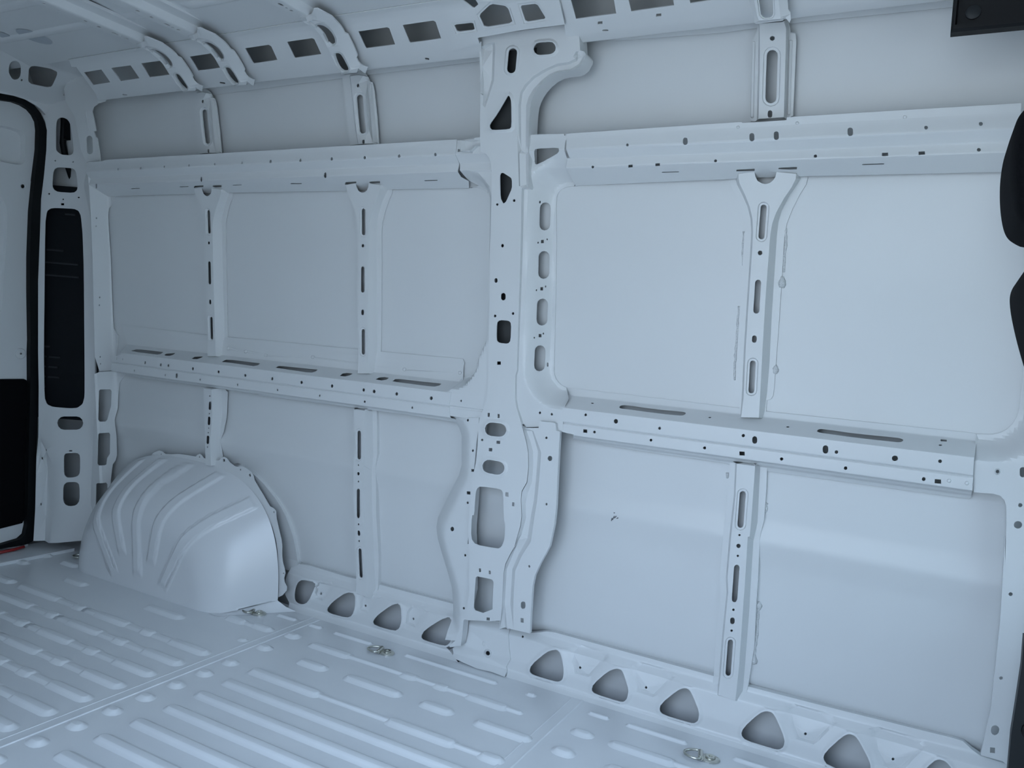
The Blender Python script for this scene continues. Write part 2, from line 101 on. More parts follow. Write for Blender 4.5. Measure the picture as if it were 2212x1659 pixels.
 'frame_right': {'p': 'FR', 'o': '-9977,8745 -9744,8748 -8964,8724 -8948,8677 -8882,8673 -8825,8204 -8782,7662 -8931,7450 -8753,7458 -8993,7451 -9165,7430 -9303,7380 -9388,7301 -9437,7187 -9446,6953 -9394,5851 -9357,4894 -9329,3601 -9296,2425 -9315,2582 -9296,2352 -9241,2209 -9144,2095 -9031,2020 -8904,1984 -8617,1712 -8606,1522 -8632,1098 -8616,793 -8810,811 -8891,995 -9336,990 -9365,846 -9780,778 -9940,1040 -10077,1458 -10143,2861 -10100,2349 -10130,4476 -10206,7261 -10196,7283 -10106,7281 -10018,7298 -10010,8721', 'sk': 0.004, 'H': [('-9763,8308 -9738,8348 -9597,8362 -9199,8363 -9059,8342 -9045,8283 -9064,8246 -9124,8195 -9269,8120 -9626,7958 -9747,7905 -9806,7912 -9843,7986 -9791,8219', 0), ('-9583,6412 -9596,6335 -9632,6274 -9678,6244 -9724,6254 -9757,6300 -9770,6371 -9780,6831 -9769,6908 -9737,6970 -9690,7001 -9642,6992 -9604,6945 -9589,6873', 0), ('-9542,5100 -9554,5021 -9590,4959 -9636,4930 -9683,4943 -9717,4993 -9731,5067 -9744,5518 -9734,5597 -9702,5660 -9657,5690 -9609,5679 -9570,5629 -9554,5555', 0), ('-9525,3809 -9537,3730 -9573,3670 -9619,3644 -9665,3660 -9699,3713 -9712,3790 -9718,4224 -9707,4302 -9675,4363 -9630,4391 -9582,4376 -9545,4324 -9530,4247', 0), ('-9526,2526 -9536,2448 -9568,2391 -9613,2369 -9658,2389 -9692,2444 -9707,2521 -9706,2938 -9695,3015 -9663,3073 -9619,3096 -9574,3078 -9538,3023 -9525,2947', 0), ('-9766,6984 -9769,6961 -9777,6945 -9788,6942 -9796,6952 -9800,6973 -9797,6996 -9788,7012 -9777,7015 -9769,7005', 0), ('-9726,5972 -9677,5985 -9673,5897 -9722,5883', 0), ('-9608,6019 -9610,6002 -9617,5990 -9626,5987 -9633,5996 -9637,6012 -9635,6030 -9628,6042 -9619,6044 -9612,6035', 0), ('-9755,5890 -9756,5873 -9762,5861 -9770,5858 -9777,5867 -9781,5883 -9779,5900 -9773,5912 -9765,5915 -9758,5906', 0), ('-9682,4692 -9633,4703 -9630,4613 -9679,4603', 0), ('-9580,4733 -9582,4715 -9589,4703 -9598,4702 -9605,4711 -9608,4727 -9606,4745 -9600,4757 -9591,4758 -9584,4749', 0), ('-9726,4599 -9728,4582 -9734,4570 -9742,4568 -9749,4577 -9753,4593 -9751,4611 -9744,4622 -9736,4624 -9729,4615', 0), ('-9662,3403 -9613,3410 -9609,3320 -9658,3312', 0), ('-9570,3430 -9572,3412 -9579,3401 -9587,3399 -9594,3409 -9598,3426 -9596,3443 -9589,3455 -9581,3456 -9574,3447', 0), ('-9712,3294 -9714,3277 -9720,3265 -9729,3264 -9736,3274 -9739,3291 -9737,3308 -9731,3320 -9723,3321 -9715,3311', 0), ('-9455,2540 -9457,2527 -9463,2516 -9472,2512 -9481,2514 -9489,2523 -9492,2536 -9495,2602 -9492,2616 -9485,2626 -9475,2630 -9466,2628 -9460,2619 -9457,2606', 0), ('-9301,1248 -9307,1226 -9324,1211 -9347,1208 -9365,1219 -9372,1239 -9366,1261 -9348,1277 -9326,1279 -9308,1268', 0), ('-8941,1247 -8947,1225 -8965,1210 -8986,1208 -9004,1218 -9012,1239 -9005,1261 -8988,1276 -8966,1278 -8948,1267', 0)], 'b': ('-8262,7484 -8753,7458 -8993,7451 -9165,7430 -9303,7380 -9388,7301 -9437,7187 -9446,6953 -9394,5851 -9357,4894 -9329,3601 -9296,2425 -9315,2582 -9296,2352 -9241,2209 -9144,2095 -9031,2020 -8904,1984', 0.01, 0.058)},
 'frame_left_rear': {'p': 'JM', 'o': '15408,2416 15447,2207 14557,1662 14520,954 14348,963 14367,1088 14347,1290 14139,1503 13868,1677 13576,1718 12958,1705 11980,1673 10627,1673 9717,1672 9260,1651 9091,1585 9001,1417 8622,1454 8062,1612 7593,1746 7542,2227 8115,2375 11847,2331 13579,2336 14601,2365', 'sk': 0.004, 'H': [('13424,2114 13405,2119 13392,2132 13389,2148 13398,2160 13416,2164 13435,2159 13448,2146 13450,2130 13441,2118', 0), ('13118,2137 13099,2142 13085,2155 13083,2171 13092,2183 13110,2187 13129,2182 13142,2169 13144,2153 13135,2141', 0), ('10424,2097 10405,2102 10392,2116 10390,2131 10401,2144 10419,2148 10438,2143 10450,2129 10452,2114 10442,2101', 0), ('10119,2120 10100,2125 10088,2139 10086,2154 10097,2167 10115,2171 10134,2165 10147,2152 10148,2137 10138,2124', 0), ('14568,2079 14550,2084 14535,2097 14527,2114 14528,2131 14539,2142 14555,2146 14655,2143 14674,2138 14689,2125 14697,2108 14695,2092 14685,2080 14668,2076', 0), ('8095,2166 8086,2169 8079,2175 8076,2184 8078,2192 8085,2199 8094,2201 8121,2200 8131,2197 8138,2190 8141,2182 8139,2173 8132,2167 8123,2165', 0), ('7838,2162 7816,2166 7803,2175 7802,2186 7815,2194 7837,2196 7859,2192 7872,2183 7873,2173 7860,2164', 0)]},
 'frame_up_rear': {'p': 'JU', 'o': '17716,3121 18187,3185 18649,2904 18944,2548 18460,2089 17987,1632 17818,1277 17752,1299 17628,1590 17526,1791 17357,1854 17101,1780 16654,1686 16633,1799 16441,1723 16377,1613 15868,1534 15548,1514 15507,2216 15947,2454 17153,2687', 'sk': 0.004, 'H': [('15911,1863 15852,1882 15807,1938 15789,2014 15801,2091 15842,2148 15899,2170 16351,2179 16409,2160 16454,2105 16472,2028 16459,1951 16418,1895 16361,1873', 0)], 'L': [('17361,2193 17381,2107 16677,2024 16656,2093', 0.0), ('17309,2138 17317,2099 16712,2040 16691,2052', 0.003)]},
 'frame_left_front': {'p': 'LF', 'o': '-12236,8782 -12054,8774 -11874,8803 -11517,8798 -11106,8778 -10909,4923 -10840,1549 -11121,902 -11273,856 -11693,833 -12427,829 -12454,1121 -12370,1579 -12235,1782 -12295,2006 -12272,2009 -12142,2035 -12002,2100 -11866,2246 -11716,2502 -11815,2463 -11539,3107 -11467,3267 -11486,4981 -11518,6943 -11532,7193 -11621,7357 -11739,7450 -11990,7537 -12270,7523 -11885,7566 -12139,7685 -12219,8158', 'sk': 0.003, 'h0': -0.002, 'H': [('-11856,1359 -11861,1340 -11875,1327 -11892,1325 -11906,1335 -11912,1353 -11907,1372 -11893,1385 -11876,1387 -11862,1377', -0.002), ('-12190,8533 -12112,8530 -12095,8452 -12173,8455', -0.002)], 'b': ('-14078,7513 -12258,7518 -11978,7532 -11727,7445 -11609,7352 -11521,7189 -11506,6940 -11475,4979 -11455,3267 -11527,3107 -11803,2463 -11704,2503 -11854,2247 -11990,2102 -12130,2036 -12260,2010', 0.004, 0.036)},
 'frame_low_rear': {'p': 'JL', 'o': '7430,2387 7524,2161 7569,1678 7512,970 7331,1222 7137,1408 6811,1484 6101,1550 5626,1686 5341,1668 4960,1640 4196,1652 3960,1730 3823,1839 3158,1946 2196,1990 1430,2092 1327,3051 3107,2847 4566,2635 5993,2461 6929,2337', 'sk': 0.004, 'H': [('6787,2218 6834,2172 6846,1800 6777,1750 6192,1794 5631,1966 5562,2035 5567,2254 5635,2301 6241,2256', 0), ('5049,2327 5098,2283 5112,1923 5040,1882 4258,1927 4098,2036 3838,2079 3804,2139 3802,2400 3855,2464 4599,2382', 0), ('3001,2595 3060,2522 3101,2127 3025,2077 1582,2143 1481,2728', 0), ('6740,2354 6723,2358 6712,2372 6710,2389 6719,2402 6735,2405 6751,2399 6763,2385 6765,2368 6756,2356', 0), ('5167,2529 5150,2535 5138,2550 5136,2567 5145,2580 5161,2584 5178,2577 5190,2563 5192,2546 5184,2533', 0)]},
 'frame_low_front': {'p': 'LFl', 'o': '-13403,7651 -12551,7653 -12276,7578 -12127,7417 -12040,7195 -12018,6314 -12101,5974 -12293,5613 -12577,5048 -12824,4536 -12883,4204 -12832,3828 -12747,3536 -12701,3388 -12515,2818 -12376,2329 -12346,1668 -12360,1316 -12395,682 -12027,745 -12223,545 -12221,482 -11822,633 -11776,1013 -11752,1464 -11555,1696 -11497,2898 -11469,4235 -11524,4649 -11423,5649 -11306,7181 -11254,7527 -11252,7837 -11638,7778 -12192,7767', 'sk': 0.03, 'H': [('-11591,7718 -11597,7695 -11614,7679 -11636,7677 -11655,7688 -11662,7709 -11656,7732 -11639,7748 -11617,7751 -11599,7739', 0), ('-11396,6849 -11402,6825 -11420,6809 -11442,6806 -11460,6817 -11467,6839 -11461,6862 -11443,6878 -11422,6882 -11403,6870', 0), ('-11473,6291 -11362,6300 -11360,6224 -11471,6214', 0), ('-11608,5601 -11488,5613 -11485,5522 -11605,5509', 0), ('-11531,5266 -11537,5242 -11555,5225 -11577,5221 -11596,5232 -11603,5254 -11597,5278 -11579,5295 -11557,5299 -11538,5288', 0), ('-12019,4374 -12031,4329 -12063,4297 -12104,4289 -12137,4309 -12151,4349 -12139,4394 -12107,4427 -12066,4434 -12032,4414', 0), ('-11597,3634 -11605,3608 -11625,3589 -11649,3584 -11668,3595 -11675,3617 -11667,3642 -11647,3661 -11623,3666 -11604,3656', 0), ('-11698,1881 -11706,1855 -11726,1834 -11751,1828 -11770,1838 -11777,1861 -11769,1888 -11749,1908 -11724,1914 -11704,1904', 0)], 'b': ('-13403,7651 -12551,7653 -12276,7578 -12127,7417 -12040,7195 -12018,6314 -12101,5974 -12293,5613 -12577,5048 -12824,4536 -12883,4204 -12832,3828 -12747,3536 -12701,3388 -12515,2818 -12376,2329 -12346,1668 -12360,1316', -0.05, 0.05)},
 'pillar': {'p': 'G', 'o': '-11532,18198 -11494,18217 -10191,18231 -8956,18244 -8859,18266 -8730,18263 -8673,18227 -8647,18130 -8672,18057 -8578,17987 -8532,17594 -8419,17556 -8378,17496 -8387,17413 -8485,17254 -8595,17179 -8706,17146 -8967,17140 -9164,17123 -9361,17050 -9524,16942 -9655,16822 -9753,16699 -9828,16573 -9876,16444 -9902,16270 -9913,16064 -9928,15591 -9884,14298 -9907,14262 -10083,14253 -10100,14232 -10072,12099 -10050,9350 -10088,9210 -10065,8559 -10004,8303 -9827,7863 -9657,7390 -9585,7103 -9559,6709 -9586,6271 -9738,5979 -9749,5741 -9706,5274 -9741,4990 -9923,4327 -9814,4523 -10035,4121 -10215,3743 -10273,3431 -10327,2378 -10388,1908 -10445,1619 -10422,1588 -10388,1908 -10770,1785 -11205,1692 -11501,1623 -11649,1612 -11670,1687 -11613,1841 -11439,2552 -11433,3655 -11463,4300 -11477,4079 -11462,4591 -11398,5321 -11366,6024 -11249,6560 -11211,7081 -11205,7627 -11177,7867 -11012,8290 -10947,8699 -10952,9131 -10971,9792 -10972,9795 -10983,10778 -11014,13030 -11029,14597 -11026,14600 -11054,14910 -11124,15082 -11225,15187 -11393,15256 -11419,15695 -11427,17064 -11506,18143', 'sk': 0.05, 'H': [('-10342,17290 -10364,17239 -10414,17207 -10480,17203 -10544,17228 -10589,17275 -10602,17332 -10569,17740 -10547,17791 -10496,17822 -10430,17825 -10367,17799 -10323,17752 -10310,17696', 0.004), ('-9392,17882 -9301,17858 -9229,17799 -9195,17721 -9210,17644 -9268,17590 -9355,17572 -9633,17581 -9726,17605 -9800,17665 -9834,17744 -9819,17821 -9759,17876 -9670,17894', 0.004), ('-10575,16614 -10554,16642 -10537,16644 -10504,16620 -10484,16585 -10457,16503 -10443,16351 -10427,15975 -10436,15836 -10477,15797 -10594,15785 -10907,15789 -11027,15803 -11072,15842 -11088,15873 -11094,15928 -11051,15995 -10920,16142 -10817,16274 -10640,16522', 0.004), ('-10769,14604 -10747,14652 -10734,14665 -10694,14674 -10646,14655 -10465,14554 -10422,14522 -10403,14471 -10398,14429 -10394,14285 -10419,14201 -10541,13956 -10579,13896 -10636,13862 -10662,13877 -10728,13981 -10747,14092 -10769,14506', 0), ('-10278,13934 -10285,13913 -10304,13899 -10328,13900 -10349,13913 -10357,13935 -10350,13957 -10330,13970 -10306,13970 -10286,13956', 0), ('-10800,13835 -10807,13815 -10825,13802 -10848,13803 -10866,13815 -10874,13835 -10867,13856 -10849,13868 -10826,13868 -10808,13855', 0), ('-10600,12734 -10607,12704 -10628,12685 -10655,12685 -10678,12703 -10688,12732 -10680,12762 -10659,12781 -10632,12781 -10609,12763', 0), ('-10759,11762 -10765,11741 -10782,11725 -10806,11719 -10830,11724 -10849,11738 -10856,11759 -10858,11804 -10852,11825 -10835,11841 -10811,11847 -10787,11842 -10769,11828 -10761,11807', 0), ('-10486,11315 -10495,11282 -10521,11258 -10557,11247 -10594,11254 -10622,11276 -10634,11308 -10637,11385 -10628,11418 -10602,11442 -10566,11452 -10528,11445 -10500,11423 -10489,11391', 0), ('-10198,10906 -10204,10883 -10224,10868 -10249,10867 -10269,10879 -10278,10902 -10271,10925 -10252,10940 -10227,10941 -10206,10928', 0), ('-10759,10807 -10766,10784 -10786,10769 -10811,10767 -10832,10780 -10841,10803 -10834,10826 -10814,10841 -10788,10843 -10767,10830', 0), ('-10724,10631 -10677,10682 -10601,10700 -10424,10700 -10348,10687 -10298,10645 -10281,10537 -10280,10252 -10295,10138 -10341,10082 -10412,10064 -10579,10066 -10654,10080 -10710,10121 -10730,10231 -10737,10518', 0), ('-10686,9544 -10566,9554 -10562,9463 -10682,9453', 0), ('-10920,8062 -10852,8070 -10846,7957 -10915,7949', 0), ('-10601,8066 -10533,8074 -10527,7961 -10595,7953', 0), ('-10474,7818 -10369,7795 -10297,7727 -10276,7633 -10313,7537 -10396,7465 -10505,7436 -10771,7428 -10877,7451 -10950,7520 -10971,7616 -10934,7713 -10848,7785 -10738,7813', 0.004), ('-11028,7269 -11034,7246 -11053,7230 -11077,7227 -11097,7238 -11105,7259 -11098,7281 -11080,7297 -11056,7301 -11036,7290', 0), ('-10600,7305 -10479,7314 -10475,7227 -10596,7218', 0), ('-10842,7063 -10727,7072 -10723,6977 -10838,6968', 0), ('-10471,6730 -10369,6702 -10303,6630 -10290,6532 -10334,6436 -10423,6366 -10534,6341 -10821,6345 -10925,6372 -10993,6445 -11006,6544 -10961,6642 -10869,6712 -10757,6736', 0.004), ('-10245,5868 -10147,5874 -10142,5753 -10240,5746', 0), ('-10019,5621 -9952,5625 -9947,5511 -10014,5506', 0), ('-10934,5914 -10541,5931 -10391,5916 -10332,5854 -10302,5671 -10279,5180 -10266,5007 -10234,4992 -10228,4884 -10242,4574 -10266,4428 -10323,4299 -10326,4274 -10279,4330 -10291,4313 -10373,4208 -10423,4166 -10492,4147 -10653,4135 -11074,4118 -11247,4146 -11340,4248 -11365,4425 -11346,4851 -11322,4997 -11270,5010 -11244,5148 -11228,5537 -11217,5697 -11190,5795 -11158,5844 -11089,5893', 0), ('-11099,3400 -11033,3410 -11033,3297 -11100,3286', 0), ('-10769,3403 -10704,3413 -10704,3301 -10769,3290', 0), ('-11210,3091 -11148,3136 -10675,3155 -10605,3089 -10646,2206 -10976,2006 -11250,2019 -11295,2095', 0), ('-10866,1888 -10751,1909 -10755,1807 -10870,1786', 0)], 'L': [('-10268,17273 -10302,17192 -10392,17136 -10509,17129 -10623,17173 -10703,17257 -10723,17347 -10688,17778 -10653,17858 -10561,17911 -10444,17916 -10333,17872 -10255,17788 -10235,17700', 0), ('-10288,17274 -10316,17207 -10389,17161 -10484,17155 -10577,17191 -10641,17260 -10658,17335 -10624,17756 -10595,17823 -10522,17867 -10427,17872 -10335,17835 -10272,17767 -10255,17692', 0.004), ('-9406,17969 -9279,17936 -9172,17847 -9121,17728 -9142,17611 -9232,17527 -9353,17502 -9656,17511 -9787,17544 -9900,17636 -9952,17757 -9928,17876 -9833,17958 -9708,17982', 0), ('-9390,17911 -9287,17883 -9201,17813 -9162,17720 -9179,17629 -9248,17564 -9347,17544 -9634,17553 -9741,17580 -9828,17651 -9869,17745 -9851,17837 -9778,17903 -9676,17922', 0.004), ('-10695,16677 -10650,16740 -10532,16752 -10438,16683 -10402,16619 -10369,16519 -10353,16356 -10337,15973 -10347,15799 -10438,15713 -10601,15697 -10930,15700 -11100,15720 -11191,15799 -11225,15863 -11235,15963 -11174,16059 -11038,16209 -10938,16338 -10761,16585', 0), ('-10611,16634 -10582,16676 -10527,16681 -10471,16640 -10445,16595 -10416,16506 -10401,16350 -10385,15972 -10394,15820 -10454,15763 -10589,15750 -10907,15753 -11046,15769 -11107,15823 -11131,15867 -11138,15938 -11089,16017 -10955,16164 -10853,16295 -10677,16542', 0.004), ('-10472,7916 -10323,7882 -10210,7775 -10177,7627 -10233,7476 -10365,7362 -10520,7321 -10818,7311 -10970,7344 -11087,7452 -11119,7604 -11060,7757 -10926,7871 -10768,7911', 0), ('-10465,7858 -10344,7831 -10256,7748 -10231,7634 -10275,7517 -10376,7430 -10502,7396 -10780,7388 -10903,7414 -10992,7498 -11018,7615 -10972,7733 -10869,7820 -10741,7852', 0.004), ('-10460,6826 -10315,6786 -10211,6672 -10190,6519 -10259,6367 -10399,6256 -10558,6220 -10878,6223 -11027,6263 -11134,6378 -11155,6535 -11083,6689 -10938,6799 -10778,6833', 0), ('-10459,6770 -10340,6737 -10260,6650 -10245,6532 -10298,6414 -10406,6329 -10534,6300 -10834,6304 -10955,6336 -11037,6425 -11053,6545 -10998,6664 -10887,6749 -10756,6776', 0.004), ('-8580,17571 -8653,17409 -8844,17342 -9172,17329 -9501,17229 -9835,17084 -10069,16898 -10202,16702 -10246,16381 -10215,15635 -10145,14303 -10180,14304 -10272,15638 -10298,16384 -10255,16736 -10122,16946 -9888,17146 -9537,17290 -9191,17388 -8880,17402 -8720,17458 -8644,17577', 0), ('-8615,17543 -8656,17378 -8881,17313 -9211,17299 -9508,17201 -9843,17055 -10068,16877 -10202,16695 -10239,16401 -10212,15651 -10156,14345 -10025,14357 -10078,15645 -10082,16391 -10018,16593 -9885,16790 -9653,16990 -9438,17117 -9223,17186 -8811,17207 -8604,17302 -8514,17449', -0.012), ('-11445,17963 -11354,17984 -11261,18018 -11008,18037 -10995,17920 -11009,17061 -11266,16387 -11341,16453 -11317,17055', 0), ('-11389,17918 -11279,17963 -11150,18007 -11134,17950 -11152,17125 -11322,16594 -11359,17081', -0.012)]},
 'pillar_leg': {'p': 'G', 'o': '-9731,7776 -9300,7830 -9298,7986 -9257,8020 -8850,8031 -8796,8011 -8768,7825 -8652,7808 -8658,7265 -8661,6451 -8657,5696 -8688,5225 -8820,4553 -8914,4355 -9103,3984 -9272,3571 -9335,3262 -9371,2615 -9429,1750 -10092,1714 -10421,1625 -10426,1898 -10302,2734 -10260,3477 -10192,3748 -10013,4126 -9801,4538 -9912,4330 -9722,4994 -9688,5278 -9734,5744 -9719,5965 -9567,6258 -9541,6711 -9571,7105 -9639,7393 -9809,7865', 'sk': 0.012, 'H': [('-9012,7593 -9018,7572 -9035,7556 -9057,7553 -9075,7564 -9083,7584 -9077,7606 -9060,7621 -9039,7624 -9020,7613', 0.0), ('-8843,7044 -8854,6998 -8888,6966 -8931,6960 -8968,6982 -8984,7024 -8972,7069 -8939,7101 -8895,7108 -8859,7086', 0), ('-8916,5750 -8921,5728 -8938,5711 -8960,5708 -8979,5718 -8987,5738 -8981,5760 -8964,5776 -8942,5780 -8923,5770', 0), ('-9412,3829 -9419,3806 -9436,3788 -9458,3783 -9476,3793 -9483,3814 -9476,3837 -9459,3855 -9437,3860 -9419,3850', 0), ('-9554,2570 -9564,2531 -9592,2498 -9630,2479 -9668,2479 -9696,2499 -9707,2533 -9708,2619 -9698,2658 -9670,2691 -9632,2710 -9594,2710 -9566,2690 -9555,2656', 0), ('-9718,2167 -9618,2184 -9621,2040 -9721,2022', 0), ('-10143,1705 -10059,1728 -10061,1654 -10145,1632', 0)], 'L': [('-9367,7740 -9105,7170 -9130,6377 -9160,5741 -9329,4515 -9609,4042 -9806,3578 -9846,2929 -9919,1807 -9919,1784 -9965,1785 -9937,2908 -9896,3579 -9698,4065 -9403,4570 -9244,5760 -9208,6364 -9183,7159 -9456,7729', 0), ('-9562,7695 -9353,7143 -9377,6306 -9411,5729 -9586,4590 -9862,4042 -10062,3550 -10103,2806 -10169,1686 -10333,1665 -10288,2762 -10245,3510 -9998,4120 -9774,4659 -9630,5178 -9664,5617 -9605,5933 -9492,6254 -9476,6693 -9504,7122 -9602,7408 -9725,7674', -0.014)]},
 'rib_mid': {'p': 'Sf', 'o': '-971,14661 -960,14497 -916,14347 -766,14097 -631,13832 -527,13534 -490,13236 -484,12701 -465,11553 -455,10524 -434,9325 -412,9169 -331,9101 -307,9005 -279,8786 -259,8620 359,8686 365,8825 355,9149 451,9190 493,9270 500,9391 502,9368 492,10929 472,12193 452,13111 485,13435 586,13757 718,14075 853,14326 874,14451 862,14609', 'sk': 0.003, 'H': [('-280,14604 -260,14505 -195,14394 -102,14341 -14,14320 79,14340 154,14396 204,14483 218,14590', 0.032), ('46,13099 37,13064 11,13039 -24,13032 -60,13044 -86,13072 -96,13109 -92,13787 -83,13821 -57,13845 -21,13851 14,13839 40,13811 49,13775', 0.028), ('36,12711 28,12678 2,12658 -31,12657 -60,12677 -73,12709 -65,12742 -40,12763 -6,12763 23,12744', 0.032), ('71,11338 62,11302 36,11275 1,11266 -35,11276 -62,11303 -72,11340 -81,12005 -71,12041 -46,12067 -10,12076 26,12065 52,12037 62,12001', 0.032), ('62,10620 55,10591 35,10570 8,10562 -21,10569 -41,10589 -50,10618 -51,10682 -44,10710 -25,10732 3,10740 31,10732 52,10712 60,10683', 0.032), ('92,9392 84,9356 59,9329 24,9317 -11,9325 -37,9351 -47,9386 -61,10052 -52,10088 -28,10115 7,10125 41,10117 67,10091 77,10056', 0.028)], 'L': [('-808,14624 -792,14492 -750,14360 -599,14095 -465,13830 -368,13534 -331,13236 -318,12704 -307,11560 -291,10364 -250,9151 -247,8632 315,8695 349,9352 348,10072 310,11254 290,12452 280,13109 292,13468 352,13727 499,14078 652,14330 720,14455 710,14582', 0), ('-653,14571 -645,14458 -611,14344 -470,14083 -340,13806 -255,13514 -222,13221 -209,12697 -198,11570 -181,10392 -141,9198 -162,8703 261,8745 253,9046 240,9579 217,10422 191,11588 184,12704 181,13159 209,13417 285,13673 434,13990 585,14239 663,14425 658,14535', 0.032), ('118,13084 102,13025 52,12977 -16,12963 -85,12986 -136,13040 -152,13103 -149,13798 -132,13856 -82,13902 -13,13914 55,13890 105,13836 120,13775', 0.032), ('89,13090 75,13039 33,12999 -24,12987 -82,13007 -125,13052 -139,13106 -135,13796 -121,13847 -79,13885 -21,13895 36,13875 78,13829 91,13777', 0.028), ('166,9391 151,9328 102,9274 34,9252 -36,9267 -88,9317 -105,9379 -119,10063 -104,10126 -55,10179 13,10199 82,10182 133,10131 150,10070', 0.032), ('136,9388 123,9334 82,9289 25,9270 -33,9283 -76,9325 -91,9378 -105,10057 -92,10111 -51,10155 6,10172 63,10158 106,10116 121,10063', 0.028)]},
 'rib_up': {'p': 'Sf', 'o': '-543,18065 -520,17892 -567,17751 -602,17714 -575,16819 -549,15885 -522,15830 -417,15811 305,15813 355,15854 439,15889 409,16800 380,17537 350,17713 236,17759 210,17889 126,18093 67,18073 40,18024', 'sk': 0.003, 'H': [('-44,17566 -52,17535 -78,17518 -113,17522 -142,17545 -156,17578 -148,17609 -121,17626 -87,17622 -57,17600', 0.032), ('87,16259 73,16200 29,16159 -33,16149 -96,16172 -144,16222 -164,16285 -203,17223 -189,17282 -145,17321 -84,17329 -21,17305 27,17254 46,17191', 0.028), ('30,15868 24,15843 5,15826 -22,15821 -49,15831 -69,15853 -77,15880 -78,15941 -71,15967 -52,15984 -26,15988 1,15978 21,15957 29,15930', 0.032)], 'L': [('-506,18036 -493,17874 -435,16996 -383,15834 295,15833 251,16936 196,17845 124,18051', 0), ('-422,17931 -393,17761 -328,16915 -275,15790 293,15784 241,16866 191,17758 126,17923 79,17905', 0.032), ('168,16235 147,16148 77,16084 -22,16067 -124,16103 -201,16183 -229,16275 -269,17231 -248,17317 -178,17379 -79,17392 22,17353 98,17272 126,17181', 0.032), ('139,16247 121,16169 58,16111 -31,16096 -122,16128 -191,16200 -216,16284 -256,17236 -237,17314 -175,17370 -86,17382 4,17347 72,17275 98,17192', 0.028), ('386,15938 381,15917 366,15902 344,15898 322,15906 306,15923 299,15946 219,17554 224,17575 239,17589 260,17591 282,17583 299,17565 306,17543', 0), ('361,15940 359,15931 353,15925 343,15923 334,15926 327,15934 324,15943 244,17551 246,17560 252,17566 262,17567 271,17563 278,17556 281,17546', 0.003), ('-451,15926 -456,15904 -472,15889 -494,15885 -517,15893 -535,15911 -542,15934 -626,17609 -621,17630 -605,17644 -583,17647 -560,17638 -543,17620 -536,17598', 0), ('-477,15928 -479,15919 -486,15913 -496,15911 -505,15914 -513,15922 -516,15931 -600,17606 -598,17615 -591,17621 -582,17622 -572,17618 -565,17611 -561,17601', 0.003)]},
 'rib_up_left': {'p': 'Sf', 'o': '-1036,17902 -781,17916 -460,17913 -370,17994 -119,17884 -15,17783 64,17647 154,17616 234,17337 346,16577 407,15825 416,15777 -712,15798 -774,16294 -912,17143', 'sk': 0.003, 'H': [('-219,17512 -229,17478 -255,17459 -289,17462 -316,17485 -327,17520 -317,17554 -290,17573 -257,17570 -229,17547', 0.016), ('23,16199 12,16152 -28,16117 -88,16103 -150,16114 -199,16148 -220,16194 -338,17155 -328,17202 -288,17236 -228,17248 -166,17236 -117,17202 -94,17155', 0.013), ('-6,15832 -11,15813 -28,15799 -52,15793 -77,15798 -97,15812 -105,15831 -109,15879 -104,15899 -87,15913 -62,15918 -37,15913 -18,15899 -10,15880', 0.016)], 'L': [('-735,17874 -414,17884 -103,17822 -28,17669 96,16937 205,15794 -406,15803 -495,16277 -609,17120', 0), ('-577,17810 -282,17820 11,17762 80,17621 203,16899 309,15784 -256,15792 -341,16246 -454,17080', 0.016), ('155,16184 136,16106 59,16039 -54,16013 -173,16034 -266,16098 -302,16175 -422,17158 -405,17236 -328,17301 -215,17325 -96,17301 -3,17236 35,17158', 0.016), ('77,16194 63,16132 3,16081 -83,16061 -174,16077 -244,16126 -273,16188 -392,17160 -379,17223 -320,17273 -234,17291 -143,17272 -72,17223 -42,17161', 0.013), ('353,15842 348,15820 329,15803 300,15796 270,15801 247,15817 237,15839 30,17554 34,17576 53,17592 82,17598 111,17591 135,17575 145,17553', 0), ('353,15835 351,15824 342,15816 329,15813 315,15816 305,15823 300,15833 93,17542 95,17552 104,17560 117,17563 130,17560 141,17552 146,17542', 0.004)]},
